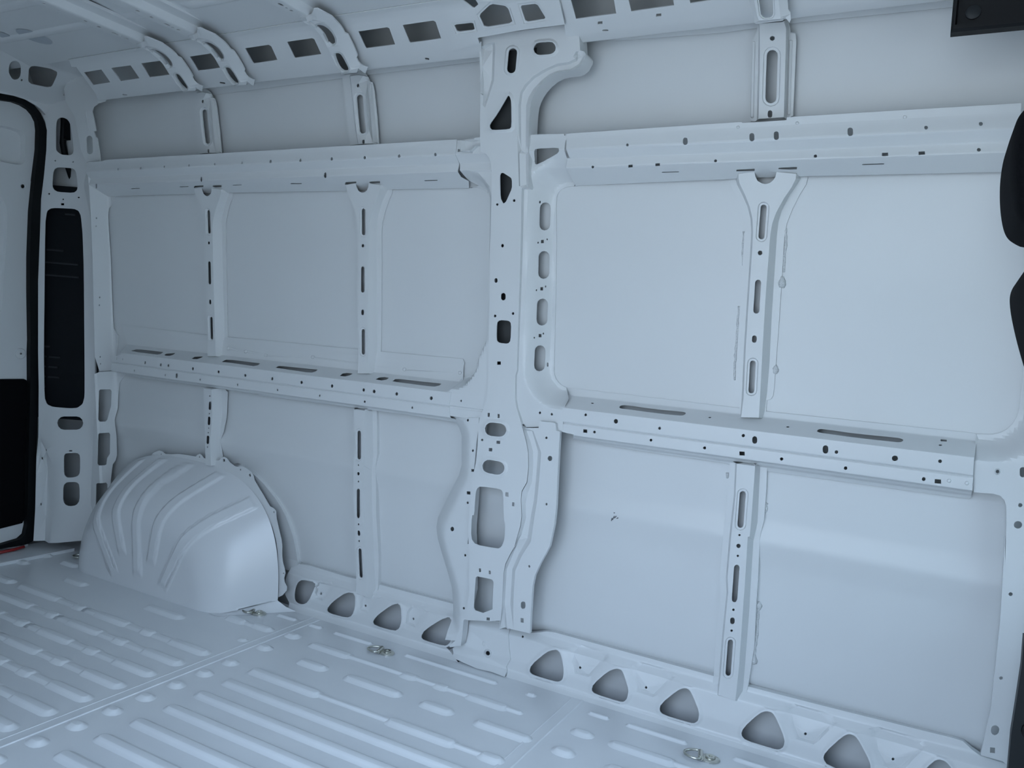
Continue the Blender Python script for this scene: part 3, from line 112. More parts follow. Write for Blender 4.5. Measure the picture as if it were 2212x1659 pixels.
 'rib_low': {'p': 'Sg', 'o': '-384,7538 -400,7518 -390,6634 -436,5525 -448,4403 -398,4018 -450,2807 -467,1571 -487,1229 -430,1068 -338,1076 -308,1025 269,1035 321,1059 350,1153 302,1209 316,1260 407,1337 439,1641 524,2674 503,4599 479,5475 469,5557 479,5776 536,6147 531,6966 509,7528 448,7547 365,7535 311,7590', 'sk': 0.02, 'H': [('103,6016 93,5976 66,5944 28,5930 -9,5936 -36,5962 -46,6001 -45,6792 -35,6831 -8,6862 29,6876 66,6868 93,6842 103,6804', 0.028), ('59,5758 55,5740 42,5727 25,5724 11,5732 5,5747 9,5765 22,5778 38,5781 52,5773', 0.032), ('82,5479 74,5444 49,5417 16,5411 -13,5426 -26,5457 -18,5493 8,5519 41,5525 70,5510', 0.032), ('60,5215 56,5195 41,5180 23,5176 7,5185 -1,5203 4,5223 18,5237 37,5241 53,5233', 0.032), ('98,4094 89,4056 63,4023 29,4007 -5,4012 -30,4036 -39,4072 -42,4891 -33,4929 -8,4959 26,4974 60,4969 86,4945 95,4910', 0.032), ('48,3803 43,3781 28,3765 9,3760 -7,3768 -14,3787 -9,3809 5,3825 25,3830 41,3822', 0.032), ('65,3465 59,3432 40,3404 13,3388 -16,3389 -37,3406 -46,3435 -49,3501 -43,3534 -24,3562 3,3577 31,3576 53,3559 62,3530', 0.032), ('32,3213 27,3191 12,3174 -7,3169 -24,3177 -31,3196 -26,3218 -11,3235 9,3240 25,3232', 0.032), ('32,1966 22,1926 -3,1892 -37,1875 -70,1878 -95,1901 -103,1937 -86,2839 -76,2878 -51,2911 -18,2927 15,2923 39,2900 47,2864', 0.028)], 'L': [('-269,7526 -242,6659 -280,5556 -290,4438 -245,4055 -299,2847 -328,1612 -347,1053 249,1060 312,1406 349,3810 320,5553 369,4879 384,5139 385,6047 344,7503 300,7560', 0), ('-162,7596 -135,6756 -169,5678 -182,4585 -137,4210 -183,3032 -215,1816 -246,1264 200,1235 241,2355 255,4301 236,5746 282,5765 289,6122 281,7592', 0.032), ('177,6027 161,5959 108,5897 36,5869 -36,5882 -89,5932 -106,5997 -104,6806 -87,6874 -34,6933 37,6959 109,6945 161,6895 177,6830', 0.032), ('147,6015 133,5956 89,5904 28,5880 -32,5891 -77,5933 -91,5990 -90,6794 -75,6852 -31,6902 29,6924 89,6912 133,6870 148,6814', 0.028), ('110,1994 92,1921 40,1851 -30,1814 -100,1821 -150,1869 -166,1935 -147,2858 -130,2929 -78,2997 -8,3031 61,3022 110,2975 125,2910', 0.032), ('78,1969 64,1907 20,1849 -38,1818 -96,1824 -138,1864 -150,1920 -133,2837 -118,2898 -75,2954 -17,2982 40,2975 81,2935 94,2880', 0.028)]},
 'rib_short': {'p': 'Sg', 'o': '-23180,4657 -23180,6266 -23120,6668 -23120,7594 -22407,7598 -22348,7536 -22200,7534 -22114,7445 -22205,6514 -22374,5975 -22538,5605 -22438,5006 -22417,4745', 'sk': 0.003, 'H': [('-22567,7308 -22575,7288 -22593,7274 -22615,7271 -22633,7282 -22639,7301 -22631,7322 -22613,7336 -22591,7338 -22573,7328', 0.036), ('-22549,6851 -22561,6825 -22589,6804 -22626,6794 -22662,6798 -22686,6814 -22694,6839 -22673,7050 -22661,7076 -22633,7097 -22596,7107 -22561,7103 -22536,7086 -22529,7061', 0.036), ('-22622,6662 -22629,6644 -22644,6631 -22663,6629 -22678,6638 -22683,6655 -22676,6674 -22661,6686 -22642,6688 -22628,6679', 0.036), ('-22625,6289 -22637,6262 -22666,6241 -22703,6230 -22739,6234 -22763,6250 -22771,6276 -22750,6488 -22738,6514 -22709,6536 -22672,6546 -22637,6542 -22612,6525 -22605,6500', 0.036), ('-22686,6121 -22693,6105 -22708,6094 -22727,6092 -22742,6099 -22747,6113 -22740,6129 -22725,6141 -22706,6143 -22691,6136', 0.036), ('-22711,5951 -22718,5935 -22733,5923 -22752,5921 -22767,5928 -22772,5943 -22766,5959 -22750,5970 -22731,5973 -22716,5965', 0.036), ('-22714,5578 -22726,5551 -22755,5529 -22792,5518 -22828,5521 -22853,5538 -22860,5563 -22839,5777 -22827,5804 -22798,5826 -22761,5837 -22725,5833 -22701,5817 -22693,5792', 0.036), ('-22775,5412 -22782,5394 -22797,5381 -22816,5378 -22831,5387 -22836,5404 -22830,5423 -22814,5436 -22795,5439 -22780,5430', 0.036)], 'L': [('-23000,4707 -23000,7574 -22410,7574 -22410,6568 -22580,5663 -22560,4707', 0), ('-22920,4727 -22920,7554 -22500,7554 -22500,6568 -22660,5663 -22640,4727', 0.036)]},
 'sill_left': {'p': 'SR', 'o': '-19355,1566 -19230,1717 -18525,1787 -16888,1740 -15934,1768 -12375,1792 -12285,1499 -12233,883 -12242,641 -12451,463 -12588,350 -12000,0 -19200,0 -19123,122 -19353,508 -19438,945 -19338,1313', 'sk': 0.02, 'H': [('-18459,1260 -18131,1274 -18005,1234 -18014,1112 -18064,954 -18180,674 -18300,524 -18456,423 -18582,383 -18745,381 -18830,414 -18881,500 -18886,614 -18885,802 -18866,929 -18815,1062 -18749,1145 -18635,1223', 0.005), ('-16547,1255 -16343,1273 -16250,1177 -16217,912 -16221,748 -16271,596 -16357,497 -16500,415 -16729,378 -17175,365 -17370,385 -17415,448 -17361,556 -17219,732 -17049,900 -16746,1150', 0.005), ('-14525,1314 -14427,1304 -14363,1208 -14309,945 -14299,785 -14325,642 -14385,554 -14502,465 -14728,425 -15190,415 -15390,441 -15432,517 -15390,612 -15263,768 -15115,917 -14862,1139 -14717,1250 -14605,1300', 0.005), ('-12530,1330 -12458,1302 -12409,1176 -12360,862 -12360,697 -12414,589 -12482,516 -12587,452 -12802,424 -13247,415 -13443,434 -13490,492 -13473,574 -13402,699 -13251,856 -12933,1127 -12750,1262 -12610,1320', 0.005), ('-17788,911 -17792,884 -17811,863 -17837,857 -17861,868 -17873,891 -17869,919 -17850,939 -17823,945 -17800,934', -0.01), ('-15847,935 -15851,909 -15868,889 -15893,883 -15915,893 -15926,916 -15922,943 -15904,963 -15880,968 -15858,958', -0.01), ('-13904,956 -13908,930 -13924,911 -13947,906 -13968,916 -13978,938 -13975,963 -13958,982 -13935,988 -13914,978', -0.01)], 'L': [('-18552,1391 -18170,1409 -17867,1321 -17874,1098 -17929,919 -18058,613 -18237,391 -18456,247 -18613,193 -18842,190 -19029,237 -19138,365 -19135,537 -19120,764 -19098,917 -19032,1087 -18932,1215 -18769,1338', 0), ('-18468,1309 -18118,1321 -17922,1277 -17933,1112 -17985,946 -18105,658 -18249,480 -18441,356 -18601,304 -18794,302 -18906,346 -18971,455 -18973,595 -18970,794 -18949,931 -18891,1080 -18811,1182 -18668,1278', 0.005), ('-16659,1376 -16336,1408 -16120,1233 -16082,922 -16086,734 -16160,526 -16307,354 -16516,233 -16772,193 -17233,181 -17515,203 -17678,342 -17568,562 -17402,779 -17214,966 -16886,1240', 0), ('-16570,1302 -16313,1319 -16175,1208 -16140,925 -16144,751 -16202,582 -16315,449 -16497,344 -16753,302 -17210,282 -17435,311 -17510,416 -17432,574 -17282,762 -17104,937 -16791,1195', 0.005), ('-14601,1459 -14386,1428 -14240,1252 -14182,964 -14170,782 -14208,596 -14315,435 -14517,280 -14795,238 -15279,228 -15565,254 -15670,421 -15580,623 -15430,816 -15268,979 -15003,1214 -14853,1339 -14733,1424', 0), ('-14540,1363 -14389,1343 -14293,1233 -14238,961 -14227,793 -14257,634 -14337,516 -14492,397 -14748,352 -15222,341 -15453,370 -15518,490 -15457,628 -15321,798 -15167,952 -14909,1178 -14758,1289 -14641,1340', 0.005), ('-12559,1482 -12380,1391 -12290,1207 -12239,874 -12239,672 -12327,499 -12442,372 -12614,269 -12866,241 -13327,233 -13586,251 -13703,371 -13665,548 -13565,733 -13389,917 -13058,1202 -12873,1351 -12721,1451', 0), ('-12528,1386 -12408,1331 -12343,1196 -12293,876 -12293,695 -12359,567 -12449,468 -12585,385 -12821,353 -13275,344 -13495,365 -13568,454 -13542,577 -13460,723 -13298,891 -12975,1166 -12787,1297 -12643,1364', 0.005), ('-18013,1155 -17844,1393 -17401,1475 -17079,1361 -17479,935 -17635,732 -17980,727', 0), ('-17998,1097 -17826,1366 -17515,1416 -17312,1336 -17628,932 -17762,778 -17952,784', -0.01), ('-16030,1164 -15911,1411 -15479,1467 -15210,1403 -15553,901 -15674,733 -16034,789', 0), ('-16004,1134 -15886,1377 -15586,1411 -15412,1365 -15692,919 -15820,792 -16005,845', -0.01), ('-14145,1136 -13992,1430 -13527,1474 -13266,1390 -13623,921 -13760,732 -14149,773', 0), ('-14117,1104 -13965,1394 -13621,1412 -13459,1363 -13749,938 -13892,787 -14115,811', -0.01)], 'cr': 60},
 'sill_right': {'p': 'SR', 'o': '-10497,1485 -9830,1535 -9599,1614 -9291,1718 -9021,1755 -4367,1735 -3475,1703 -1378,1732 1266,1795 1466,1785 1677,1641 1849,1563 2288,1544 2690,1529 3005,1470 3300,0 -10300,0 -10423,327 -10282,605 -10367,921', 'sk': 0.02, 'H': [('-8846,1276 -8757,1275 -8698,1240 -8637,1151 -8588,1030 -8523,813 -8501,681 -8517,563 -8553,482 -8616,421 -8675,389 -8763,369 -8952,359 -9347,354 -9529,371 -9593,418 -9601,488 -9563,611 -9453,763 -9207,1041 -9060,1178 -8930,1251', 0.006), ('-6920,1243 -6827,1243 -6769,1210 -6713,1124 -6654,1015 -6563,826 -6530,703 -6542,581 -6572,491 -6628,407 -6682,366 -6763,347 -6954,341 -7366,347 -7551,367 -7606,414 -7615,479 -7585,592 -7488,731 -7272,991 -7137,1126 -7007,1210', 0.006), ('-4980,1234 -4905,1232 -4846,1193 -4772,1097 -4699,982 -4589,788 -4546,666 -4551,547 -4579,464 -4640,393 -4693,360 -4767,347 -4955,341 -5365,340 -5550,362 -5606,417 -5620,486 -5601,597 -5505,742 -5276,1014 -5148,1145 -5048,1210', 0.006), ('-2841,1236 -2755,1238 -2695,1207 -2629,1128 -2549,1006 -2414,773 -2362,638 -2368,519 -2396,438 -2458,368 -2513,336 -2589,324 -2771,319 -3161,318 -3343,345 -3410,417 -3425,496 -3398,614 -3311,760 -3114,1026 -3001,1153 -2911,1212', 0.006), ('-882,1245 -803,1239 -744,1207 -675,1131 -591,1016 -444,801 -380,669 -362,542 -373,447 -418,357 -469,315 -555,297 -747,295 -1157,306 -1346,346 -1411,436 -1427,516 -1403,617 -1317,762 -1122,1040 -1017,1170 -943,1226', 0.006), ('1053,1243 1133,1241 1199,1210 1286,1130 1390,1011 1568,786 1644,660 1663,560 1647,477 1586,386 1531,350 1453,350 1266,350 865,349 670,373 582,437 557,505 580,605 662,755 844,1048 939,1180 998,1226', 0.006), ('-8021,954 -8026,932 -8043,914 -8066,907 -8087,915 -8097,934 -8092,957 -8075,975 -8051,981 -8031,973', -0.004), ('-6041,929 -6046,908 -6062,890 -6083,884 -6102,892 -6111,910 -6107,932 -6091,949 -6069,955 -6050,947', -0.004), ('-1870,921 -1875,898 -1890,880 -1910,874 -1928,882 -1937,901 -1933,923 -1917,941 -1897,948 -1879,940', -0.004), ('115,922 111,901 98,884 79,877 63,885 55,903 59,925 73,942 91,948 108,940', -0.004), ('-9944,1383 -9941,1359 -9952,1341 -9973,1336 -9995,1344 -10011,1364 -10014,1388 -10003,1406 -9982,1412 -9960,1403', 0)], 'L': [('-8898,1413 -8737,1408 -8607,1336 -8517,1216 -8461,1077 -8392,843 -8367,686 -8391,513 -8458,361 -8575,247 -8669,197 -8784,173 -8985,163 -9389,158 -9619,174 -9782,251 -9809,409 -9744,617 -9608,812 -9346,1111 -9174,1274 -9022,1368', 0), ('-8853,1322 -8732,1320 -8644,1285 -8572,1188 -8519,1060 -8453,837 -8430,695 -8447,560 -8497,446 -8588,356 -8672,311 -8777,273 -8970,241 -9369,225 -9574,280 -9667,357 -9681,471 -9631,627 -9511,796 -9258,1081 -9100,1229 -8956,1299', 0.006), ('-6958,1368 -6799,1369 -6677,1304 -6602,1191 -6540,1075 -6443,870 -6402,715 -6419,542 -6466,400 -6561,259 -6657,186 -6777,160 -6983,154 -7405,158 -7637,178 -7775,255 -7801,399 -7750,591 -7629,776 -7399,1056 -7242,1213 -7082,1318', 0), ('-6925,1296 -6802,1296 -6718,1260 -6654,1162 -6594,1051 -6500,856 -6464,720 -6476,581 -6514,469 -6589,356 -6672,293 -6771,218 -6968,213 -7385,217 -7592,282 -7673,358 -7688,461 -7649,606 -7542,762 -7320,1029 -7175,1173 -7031,1266', 0.006), ('-5001,1355 -4865,1350 -4759,1285 -4671,1169 -4594,1046 -4478,838 -4425,684 -4434,506 -4485,352 -4590,236 -4680,183 -4784,166 -4981,161 -5399,158 -5630,180 -5754,263 -5785,396 -5753,591 -5628,786 -5386,1077 -5239,1230 -5109,1315', 0), ('-4981,1288 -4879,1286 -4801,1242 -4720,1137 -4646,1020 -4533,821 -4485,686 -4491,547 -4530,432 -4613,335 -4688,278 -4775,227 -4967,216 -5380,214 -5588,274 -5665,364 -5686,464 -5662,609 -5553,773 -5319,1051 -5182,1191 -5068,1265', 0.006), ('-2854,1349 -2721,1351 -2618,1300 -2535,1201 -2451,1069 -2311,823 -2248,656 -2256,472 -2308,321 -2411,216 -2501,167 -2603,153 -2791,148 -3190,145 -3414,174 -3539,270 -3569,420 -3527,614 -3420,797 -3213,1081 -3080,1233 -2957,1313', 0), ('-2842,1287 -2735,1288 -2656,1257 -2583,1169 -2501,1043 -2364,806 -2307,658 -2314,517 -2352,404 -2436,310 -2508,216 -2595,202 -2779,197 -3173,195 -3376,236 -3463,367 -3485,480 -3452,628 -3356,788 -3155,1059 -3033,1196 -2928,1266', 0.006), ('-880,1354 -760,1344 -671,1296 -589,1205 -501,1083 -350,857 -275,700 -253,527 -270,373 -348,229 -448,158 -565,135 -767,132 -1186,142 -1416,183 -1523,299 -1553,446 -1513,621 -1411,798 -1208,1090 -1087,1242 -981,1321', 0), ('-880,1292 -782,1287 -710,1255 -636,1172 -549,1055 -401,837 -332,695 -312,554 -326,432 -386,311 -459,200 -559,179 -756,176 -1169,187 -1378,253 -1460,393 -1482,503 -1451,632 -1358,789 -1159,1071 -1047,1210 -959,1275', 0.006), ('1061,1344 1174,1342 1264,1298 1363,1207 1471,1080 1654,846 1743,696 1770,535 1740,376 1639,241 1538,189 1437,188 1250,187 843,185 626,208 501,282 446,426 487,607 579,784 768,1091 879,1247 972,1317', 0), ('1055,1288 1150,1287 1227,1257 1319,1173 1425,1051 1605,824 1687,688 1709,568 1687,450 1609,334 1535,268 1446,267 1259,264 855,259 650,308 545,385 506,488 537,620 624,779 809,1076 910,1218 985,1273', 0.006), ('-8455,1458 -8205,1659 -7684,1661 -7326,1574 -7229,1472 -7451,1167 -7650,876 -7765,765 -8197,749 -8342,1033', 0), ('-8352,1463 -8186,1594 -7747,1588 -7422,1534 -7376,1460 -7589,1110 -7790,809 -8157,790 -8274,1028', -0.01), ('-7987,963 -7996,921 -8029,887 -8073,875 -8112,889 -8131,925 -8122,968 -8089,1002 -8044,1014 -8006,999', -0.004), ('-6552,1430 -6302,1641 -5778,1624 -5408,1551 -5269,1468 -5481,1176 -5717,844 -5842,732 -6344,745 -6482,1055', 0), ('-6455,1448 -6277,1583 -5828,1568 -5491,1505 -5418,1453 -5604,1139 -5860,778 -6282,788 -6394,1055', -0.01), ('-6010,938 -6018,897 -6049,864 -6089,853 -6125,867 -6142,901 -6134,942 -6104,975 -6063,986 -6027,972', -0.004), ('-2442,1469 -2196,1631 -1694,1617 -1292,1544 -1165,1439 -1373,1169 -1597,823 -1685,727 -2116,733 -2283,1035', 0), ('-2330,1475 -2164,1582 -1724,1564 -1367,1494 -1284,1429 -1460,1132 -1702,770 -2050,768 -2195,1031', -0.01), ('-1841,930 -1849,887 -1878,853 -1916,841 -1950,856 -1967,891 -1959,935 -1930,969 -1891,981 -1857,966', -0.004), ('-507,1483 -230,1634 257,1630 680,1562 789,1462 567,1164 366,802 228,691 -135,706 -349,1008', 0), ('-382,1486 -194,1586 235,1573 601,1512 679,1449 483,1112 250,739 -68,747 -246,1007', -0.01), ('142,931 135,890 109,858 73,846 42,860 28,894 35,935 61,968 97,979 128,965', -0.004)], 'cr': 60},
 'foot': {'p': 'SR', 'o': '-12001,1369 -11591,1459 -10814,1667 -10724,1395 -10442,1462 -10338,943 -10251,636 -10398,365 -10315,-52 -10763,-19 -11279,-61 -12249,55 -12307,436 -12171,573 -11929,715', 'sk': 0.03, 'h0': 0.006, 'H': [('-10938,655 -10949,615 -10984,584 -11029,573 -11066,588 -11082,622 -11071,663 -11039,696 -10995,707 -10956,692', 0.01)], 'L': [('-11174,857 -11179,811 -11204,777 -11239,768 -11272,787 -11289,828 -11283,875 -11258,909 -11223,918 -11190,898', 0), ('-11182,860 -11186,827 -11202,803 -11226,797 -11247,811 -11259,841 -11256,874 -11239,898 -11216,904 -11194,890', 0.002), ('-10920,627 -10926,573 -10954,516 -10995,467 -11044,433 -11096,418 -11144,423 -11182,449 -11206,492 -11213,546 -11204,602 -11181,654 -11147,695 -11103,724 -11053,736 -11005,731 -10963,710 -10933,674', 0), ('-10936,637 -10941,600 -10958,564 -10989,528 -11025,503 -11063,491 -11098,495 -11126,514 -11143,546 -11149,583 -11145,620 -11128,656 -11103,685 -11071,706 -11035,715 -10999,712 -10968,696 -10946,670', 0.004)]},
 'front_post': {'p': 'FP', 'o': '1471,12994 1647,11258 1715,10377 1728,9780 1726,9479 1698,9340 1637,9196 1548,9073 1441,8989 1304,8932 1007,8903 984,8642 982,8354 1004,7939 1033,7756 1053,7665 1408,7694 1537,7670 1621,7591 1666,7477 1711,7100 1783,6182 1719,6784 1829,4904 1877,2727 1808,1600 1824,1577 2241,1572 2361,1486 3426,1168 3140,5652 2493,11373 2026,15641', 'sk': 0.012, 'H': [('1463,8194 1460,8170 1447,8153 1428,8150 1412,8162 1404,8184 1407,8208 1420,8225 1439,8228 1455,8216', 0), ('1936,8210 1933,8176 1916,8149 1891,8136 1863,8140 1841,8161 1830,8193 1820,8282 1824,8316 1841,8343 1866,8356 1893,8351 1915,8330 1926,8299', 0), ('1953,7533 1948,7505 1930,7486 1906,7482 1885,7494 1875,7519 1880,7547 1897,7567 1921,7571 1942,7558', 0), ('1991,7107 1990,7079 1980,7052 1963,7030 1940,7016 1915,7011 1890,7016 1868,7031 1853,7053 1845,7080 1847,7108 1857,7135 1874,7157 1897,7171 1923,7176 1947,7170 1969,7156 1984,7134', 0), ('1989,5551 1985,5524 1968,5504 1945,5498 1925,5510 1915,5534 1920,5561 1937,5581 1960,5586 1980,5575', 0), ('2021,3589 2017,3562 2001,3540 1979,3534 1960,3544 1950,3567 1954,3595 1970,3616 1992,3622 2011,3612', 0), ('2091,2293 2086,2238 2062,2191 2025,2164 1985,2164 1953,2192 1937,2240 1933,2281 1938,2335 1962,2382 1999,2409 2039,2409 2071,2381 2087,2333', 0), ('1964,1836 2058,1856 2073,1718 1979,1698', 0)], 'L': [('1493,8198 1492,8172 1484,8148 1470,8128 1452,8116 1431,8113 1411,8119 1393,8133 1380,8155 1374,8180 1375,8206 1383,8230 1397,8250 1415,8262 1436,8265 1456,8259 1474,8244 1486,8223', 0.0), ('1478,8204 1473,8168 1452,8142 1423,8138 1397,8156 1384,8190 1390,8226 1411,8252 1440,8256 1465,8238', 0.003)], 'b': ('1007,8903 1304,8932 1441,8989 1548,9073 1637,9196 1698,9340 1726,9479 1728,9780 1715,10377 1647,11258 1471,12994', 0.01, 0.055)},
 'cant_left': {'p': 'CR', 'o': '-27614,1400 -27339,2547 -27562,2581 -27257,2910 -23518,2940 -18156,2968 -15394,2994 -12230,2962 -11741,2954 -12070,1947 -12185,1590 -11285,1595 -12013,116 -16048,77 -19788,24 -23289,-32 -27401,1094 -28649,176', 'sk': 0.002, 'H': [('-27208,2308 -26216,2324 -26336,1802 -27319,1783', 0), ('-25675,2328 -24668,2322 -24775,1811 -25783,1796', 0), ('-24106,2343 -23142,2336 -23260,1801 -24259,1796', 0), ('-21761,2335 -20754,2340 -20864,1815 -21869,1807', 0), ('-19295,2351 -18326,2353 -18267,2293 -18382,1829 -19380,1813 -19399,1848', 0), ('-17575,2364 -16613,2366 -16556,2326 -16642,1833 -17660,1819 -17677,1856', 0), ('-14917,2368 -13926,2372 -13871,2334 -13961,1835 -14960,1833 -14983,1860', 0), ('-13397,2372 -12410,2374 -12361,2329 -12436,1837 -13437,1826 -13463,1858', 0), ('-22999,2741 -22795,2752 -22644,2669 -22584,2480 -22572,2273 -22646,2119 -22801,2047 -22896,2129 -22883,2307 -22899,2535', 0), ('-22954,1802 -22792,1829 -22688,1768 -22655,1608 -22767,1267 -22884,1153 -23040,1192 -23089,1370 -23061,1589', 0), ('-20671,2729 -20464,2753 -20342,2700 -20258,2538 -20248,2287 -20312,2112 -20444,2050 -20542,2122 -20557,2295 -20558,2511', 0), ('-20629,1782 -20490,1829 -20373,1783 -20332,1629 -20393,1305 -20492,1171 -20674,1169 -20728,1311 -20719,1554', 0), ('-16219,2753 -16050,2782 -15929,2729 -15843,2619 -15788,2452 -15810,2265 -15869,2150 -15969,2079 -16081,2073 -16130,2152 -16145,2239 -16109,2431 -16166,2601', 0), ('-16182,1800 -16034,1834 -15933,1770 -15923,1628 -15954,1325 -15992,1212 -16115,1156 -16235,1177 -16296,1310 -16264,1528', 0), ('-26080,1253 -26074,1233 -26113,1204 -26158,1196 -26308,1233 -26314,1253 -26275,1282 -26229,1290', 0), ('-21155,1266 -21146,1244 -21180,1213 -21223,1205 -21379,1246 -21388,1269 -21353,1299 -21310,1308', 0), ('-13136,1286 -13123,1271 -13131,1247 -13155,1227 -13181,1224 -13253,1246 -13266,1261 -13258,1286 -13234,1305 -13208,1308', 0)]},
 'cant_right': {'p': 'CR2', 'o': '-8750,2354 -8851,1663 -8917,1366 -8563,1016 -7989,161 -5244,64 -3689,103 -419,67 1632,32 1462,1605 -8270,3581', 'sk': 0.002, 'H': [('-8436,2500 -7356,2487 -7446,1782 -8496,1776', 0), ('-7042,2376 -5990,2360 -6024,1798 -7066,1783', 0), ('-5646,2275 -4748,2277 -4755,1812 -5646,1795', 0), ('-7968,1623 -7846,1619 -7870,1541 -7992,1544', 0), ('-6494,1631 -6370,1626 -6387,1551 -6512,1556', 0), ('-7787,1368 -7772,1355 -7778,1332 -7799,1322 -7919,1335 -7934,1348 -7927,1372 -7906,1381', 0)]},
 'gusset': {'p': 'CR', 'o': '-11967,2652 -12002,2288 -12053,1962 -12211,1675 -12260,1461 -11320,1584 -11296,1764 -9976,1824 -8767,1825 -8704,2485 -8632,2929 -11322,3283 -11729,3173', 'sk': 0.006, 'h0': 0.007, 'H': [('-11767,2200 -11323,2191 -11259,2165 -11290,2007 -11359,1982 -11767,1987 -11833,2014 -11838,2176', 0.004), ('-10491,2615 -10221,2529 -10172,2506 -10129,2438 -10125,2381 -10146,2083 -10248,2033 -10888,2014 -10992,2054 -10999,2326 -10943,2400 -10589,2596', 0.004), ('-9731,2464 -9410,2456 -9364,2451 -9314,2413 -9299,2370 -9230,2059 -9279,2019 -9739,2013 -9794,2058 -9774,2420', 0.004), ('-11239,3200 -10938,3051 -10893,2980 -10881,2705 -10897,2656 -11045,2587 -11089,2608 -11208,2831 -11230,2914 -11278,3182', 0.004)], 'L': [('-11893,2289 -11152,2273 -11217,1936 -11884,1943', 0.007), ('-11877,2235 -11213,2221 -11267,1948 -11869,1955', 0.004), ('-10496,2737 -10110,2589 -10036,2474 -10067,1995 -11041,1965 -11051,2413', 0.007), ('-10527,2668 -10154,2543 -10088,2441 -10117,2005 -11026,1978 -11036,2381', 0.004), ('-9814,2547 -9320,2535 -9231,2468 -9123,1980 -9849,1969', 0.007), ('-9802,2496 -9354,2485 -9278,2428 -9181,1990 -9832,1980', 0.004)]},
 'bracket': {'p': 'BR', 'o': '-231,2209 -141,2409 66,2427 287,2463 450,2578 636,2731 755,2719 824,2235 781,1998 761,1779 689,1515 752,1457 675,781 599,732 599,628 643,538 715,488 869,435 783,347 666,231 525,430 399,302 -173,308 -152,367 -123,1523 -127,1881', 'sk': 0.004, 'H': [('108,2018 167,2031 219,2021 265,1988 303,1942 330,1877 339,1789 329,1679 317,1577 288,1470 260,1392 232,1338 198,1296 157,1267 115,1251 72,1248 40,1265 19,1302 6,1341 1,1383 13,1457 51,1570 68,1680 79,1800 83,1897 78,1972', 0.004), ('-14,949 39,961 89,954 136,927 164,882 175,819 184,719 198,586 204,501 203,463 184,437 146,421 100,416 47,423 -3,450 -51,499 -77,570 -84,663 -79,766 -53,884', 0.004), ('81,2301 87,2290 79,2270 61,2246 37,2225 14,2214 -3,2213 -70,2238 -76,2249 -69,2269 -50,2293 -25,2314 -1,2327 16,2328', 0.0)], 'L': [('49,2335 335,2413 441,2383 578,2173 516,1803 369,1382 328,930 315,548 358,436 186,400 -40,398 -140,641 -135,1033 -66,1505 8,2008', 0.01), ('181,2170 312,2200 378,2187 430,2149 465,2089 485,2007 493,1909 483,1789 451,1661 420,1543 383,1446 346,1376 299,1317 235,1269 165,1241 93,1237 43,1265 17,1311 2,1356 -4,1406 14,1494 52,1610 75,1720 86,1836 90,1933 89,2029', 0.01), ('128,2082 228,2105 288,2093 338,2057 372,2001 399,1930 408,1839 398,1723 378,1609 347,1498 315,1410 283,1349 241,1297 187,1258 129,1235 70,1232 27,1255 4,1297 -11,1339 -17,1385 -3,1465 35,1578 52,1685 64,1802 67,1898 62,1982', 0.006), ('8,1023 118,1048 190,1037 248,1001 281,943 293,871 299,765 312,627 317,535 314,483 275,431 202,402 133,396 62,404 -2,438 -57,493 -86,573 -93,675 -86,785 -58,916', 0.01), ('-15,982 71,1002 133,993 185,960 218,909 229,841 237,738 250,603 255,514 255,469 224,428 166,404 106,398 43,406 -14,438 -66,490 -95,566 -102,663 -96,770 -70,894', 0.006)]},
 'bracket_front': {'p': 'BR', 'o': '-4243,1318 -4278,935 -4245,742 -4215,618 -4206,422 -4169,396 -3600,396 -3540,462 -3459,331 -3426,405 -3436,552 -3477,617 -3481,827 -3484,1199', 'sk': 0.004, 'H': [('-4050,1265 -4059,940 -4043,607 -4000,549 -3951,518 -3863,513 -3812,538 -3780,589 -3772,900 -3768,1220', 0.006)], 'L': [('-4135,1344 -4154,978 -4115,618 -4078,490 -3623,473 -3644,905 -3658,1266', 0.01), ('-4076,1346 -4089,964 -4073,609 -4016,533 -3952,494 -3844,489 -3776,519 -3733,591 -3725,919 -3720,1287', 0.01), ('-4068,1291 -4079,940 -4063,600 -4012,533 -3956,499 -3858,494 -3798,521 -3761,582 -3753,898 -3749,1239', 0.006)]},
 'clip': {'p': 'FR', 'o': '-12062,8682 -11616,8693 -11562,8738 -11424,8737 -11396,8486 -11516,8492 -11676,8333 -11987,8339', 'sk': 0.02, 'h0': 0.012, 'L': [('-11688,8694 -11761,8397 -11904,8393 -11973,8698', 0.0)]},
 'header': {'p': 'HD', 'o': '14155,3740 14908,3930 15719,4080 16405,4106 16965,4120 17358,4518 17473,5199 17798,4909 18014,4764 19751,3293 19550,2731 19645,1375 18950,1915 18686,1364 18479,1528 18233,1619 17866,1701 17459,1707 16961,1653 16005,1602 15104,1490', 'sk': 0.01, 'H': [('16506,3176 16451,3300 16426,3382 16408,3506 16413,3571 16445,3645 16483,3665 16564,3651 16626,3609 16732,3497 16822,3362 16987,3063 17058,2907 17105,2740 17110,2658 17079,2576 17040,2557 16953,2578 16876,2636 16735,2788 16655,2897 16557,3075', 0), ('17050,3475 17029,3617 17038,3663 17099,3736 17182,3773 17513,3874 17626,3889 17820,3856 17879,3821 17957,3691 18008,3564 18169,3098 18208,2973 18224,2866 18215,2824 18156,2738 18064,2705 17703,2635 17598,2636 17466,2710 17379,2836 17111,3339', 0), ('17260,2692 17278,2647 17278,2612 17261,2600 17234,2615 17206,2652 17189,2696 17189,2731 17206,2743 17233,2728', 0), ('18915,2646 18930,2608 18928,2577 18910,2564 18883,2574 18856,2604 18841,2642 18843,2674 18861,2687 18889,2676', 0)]},
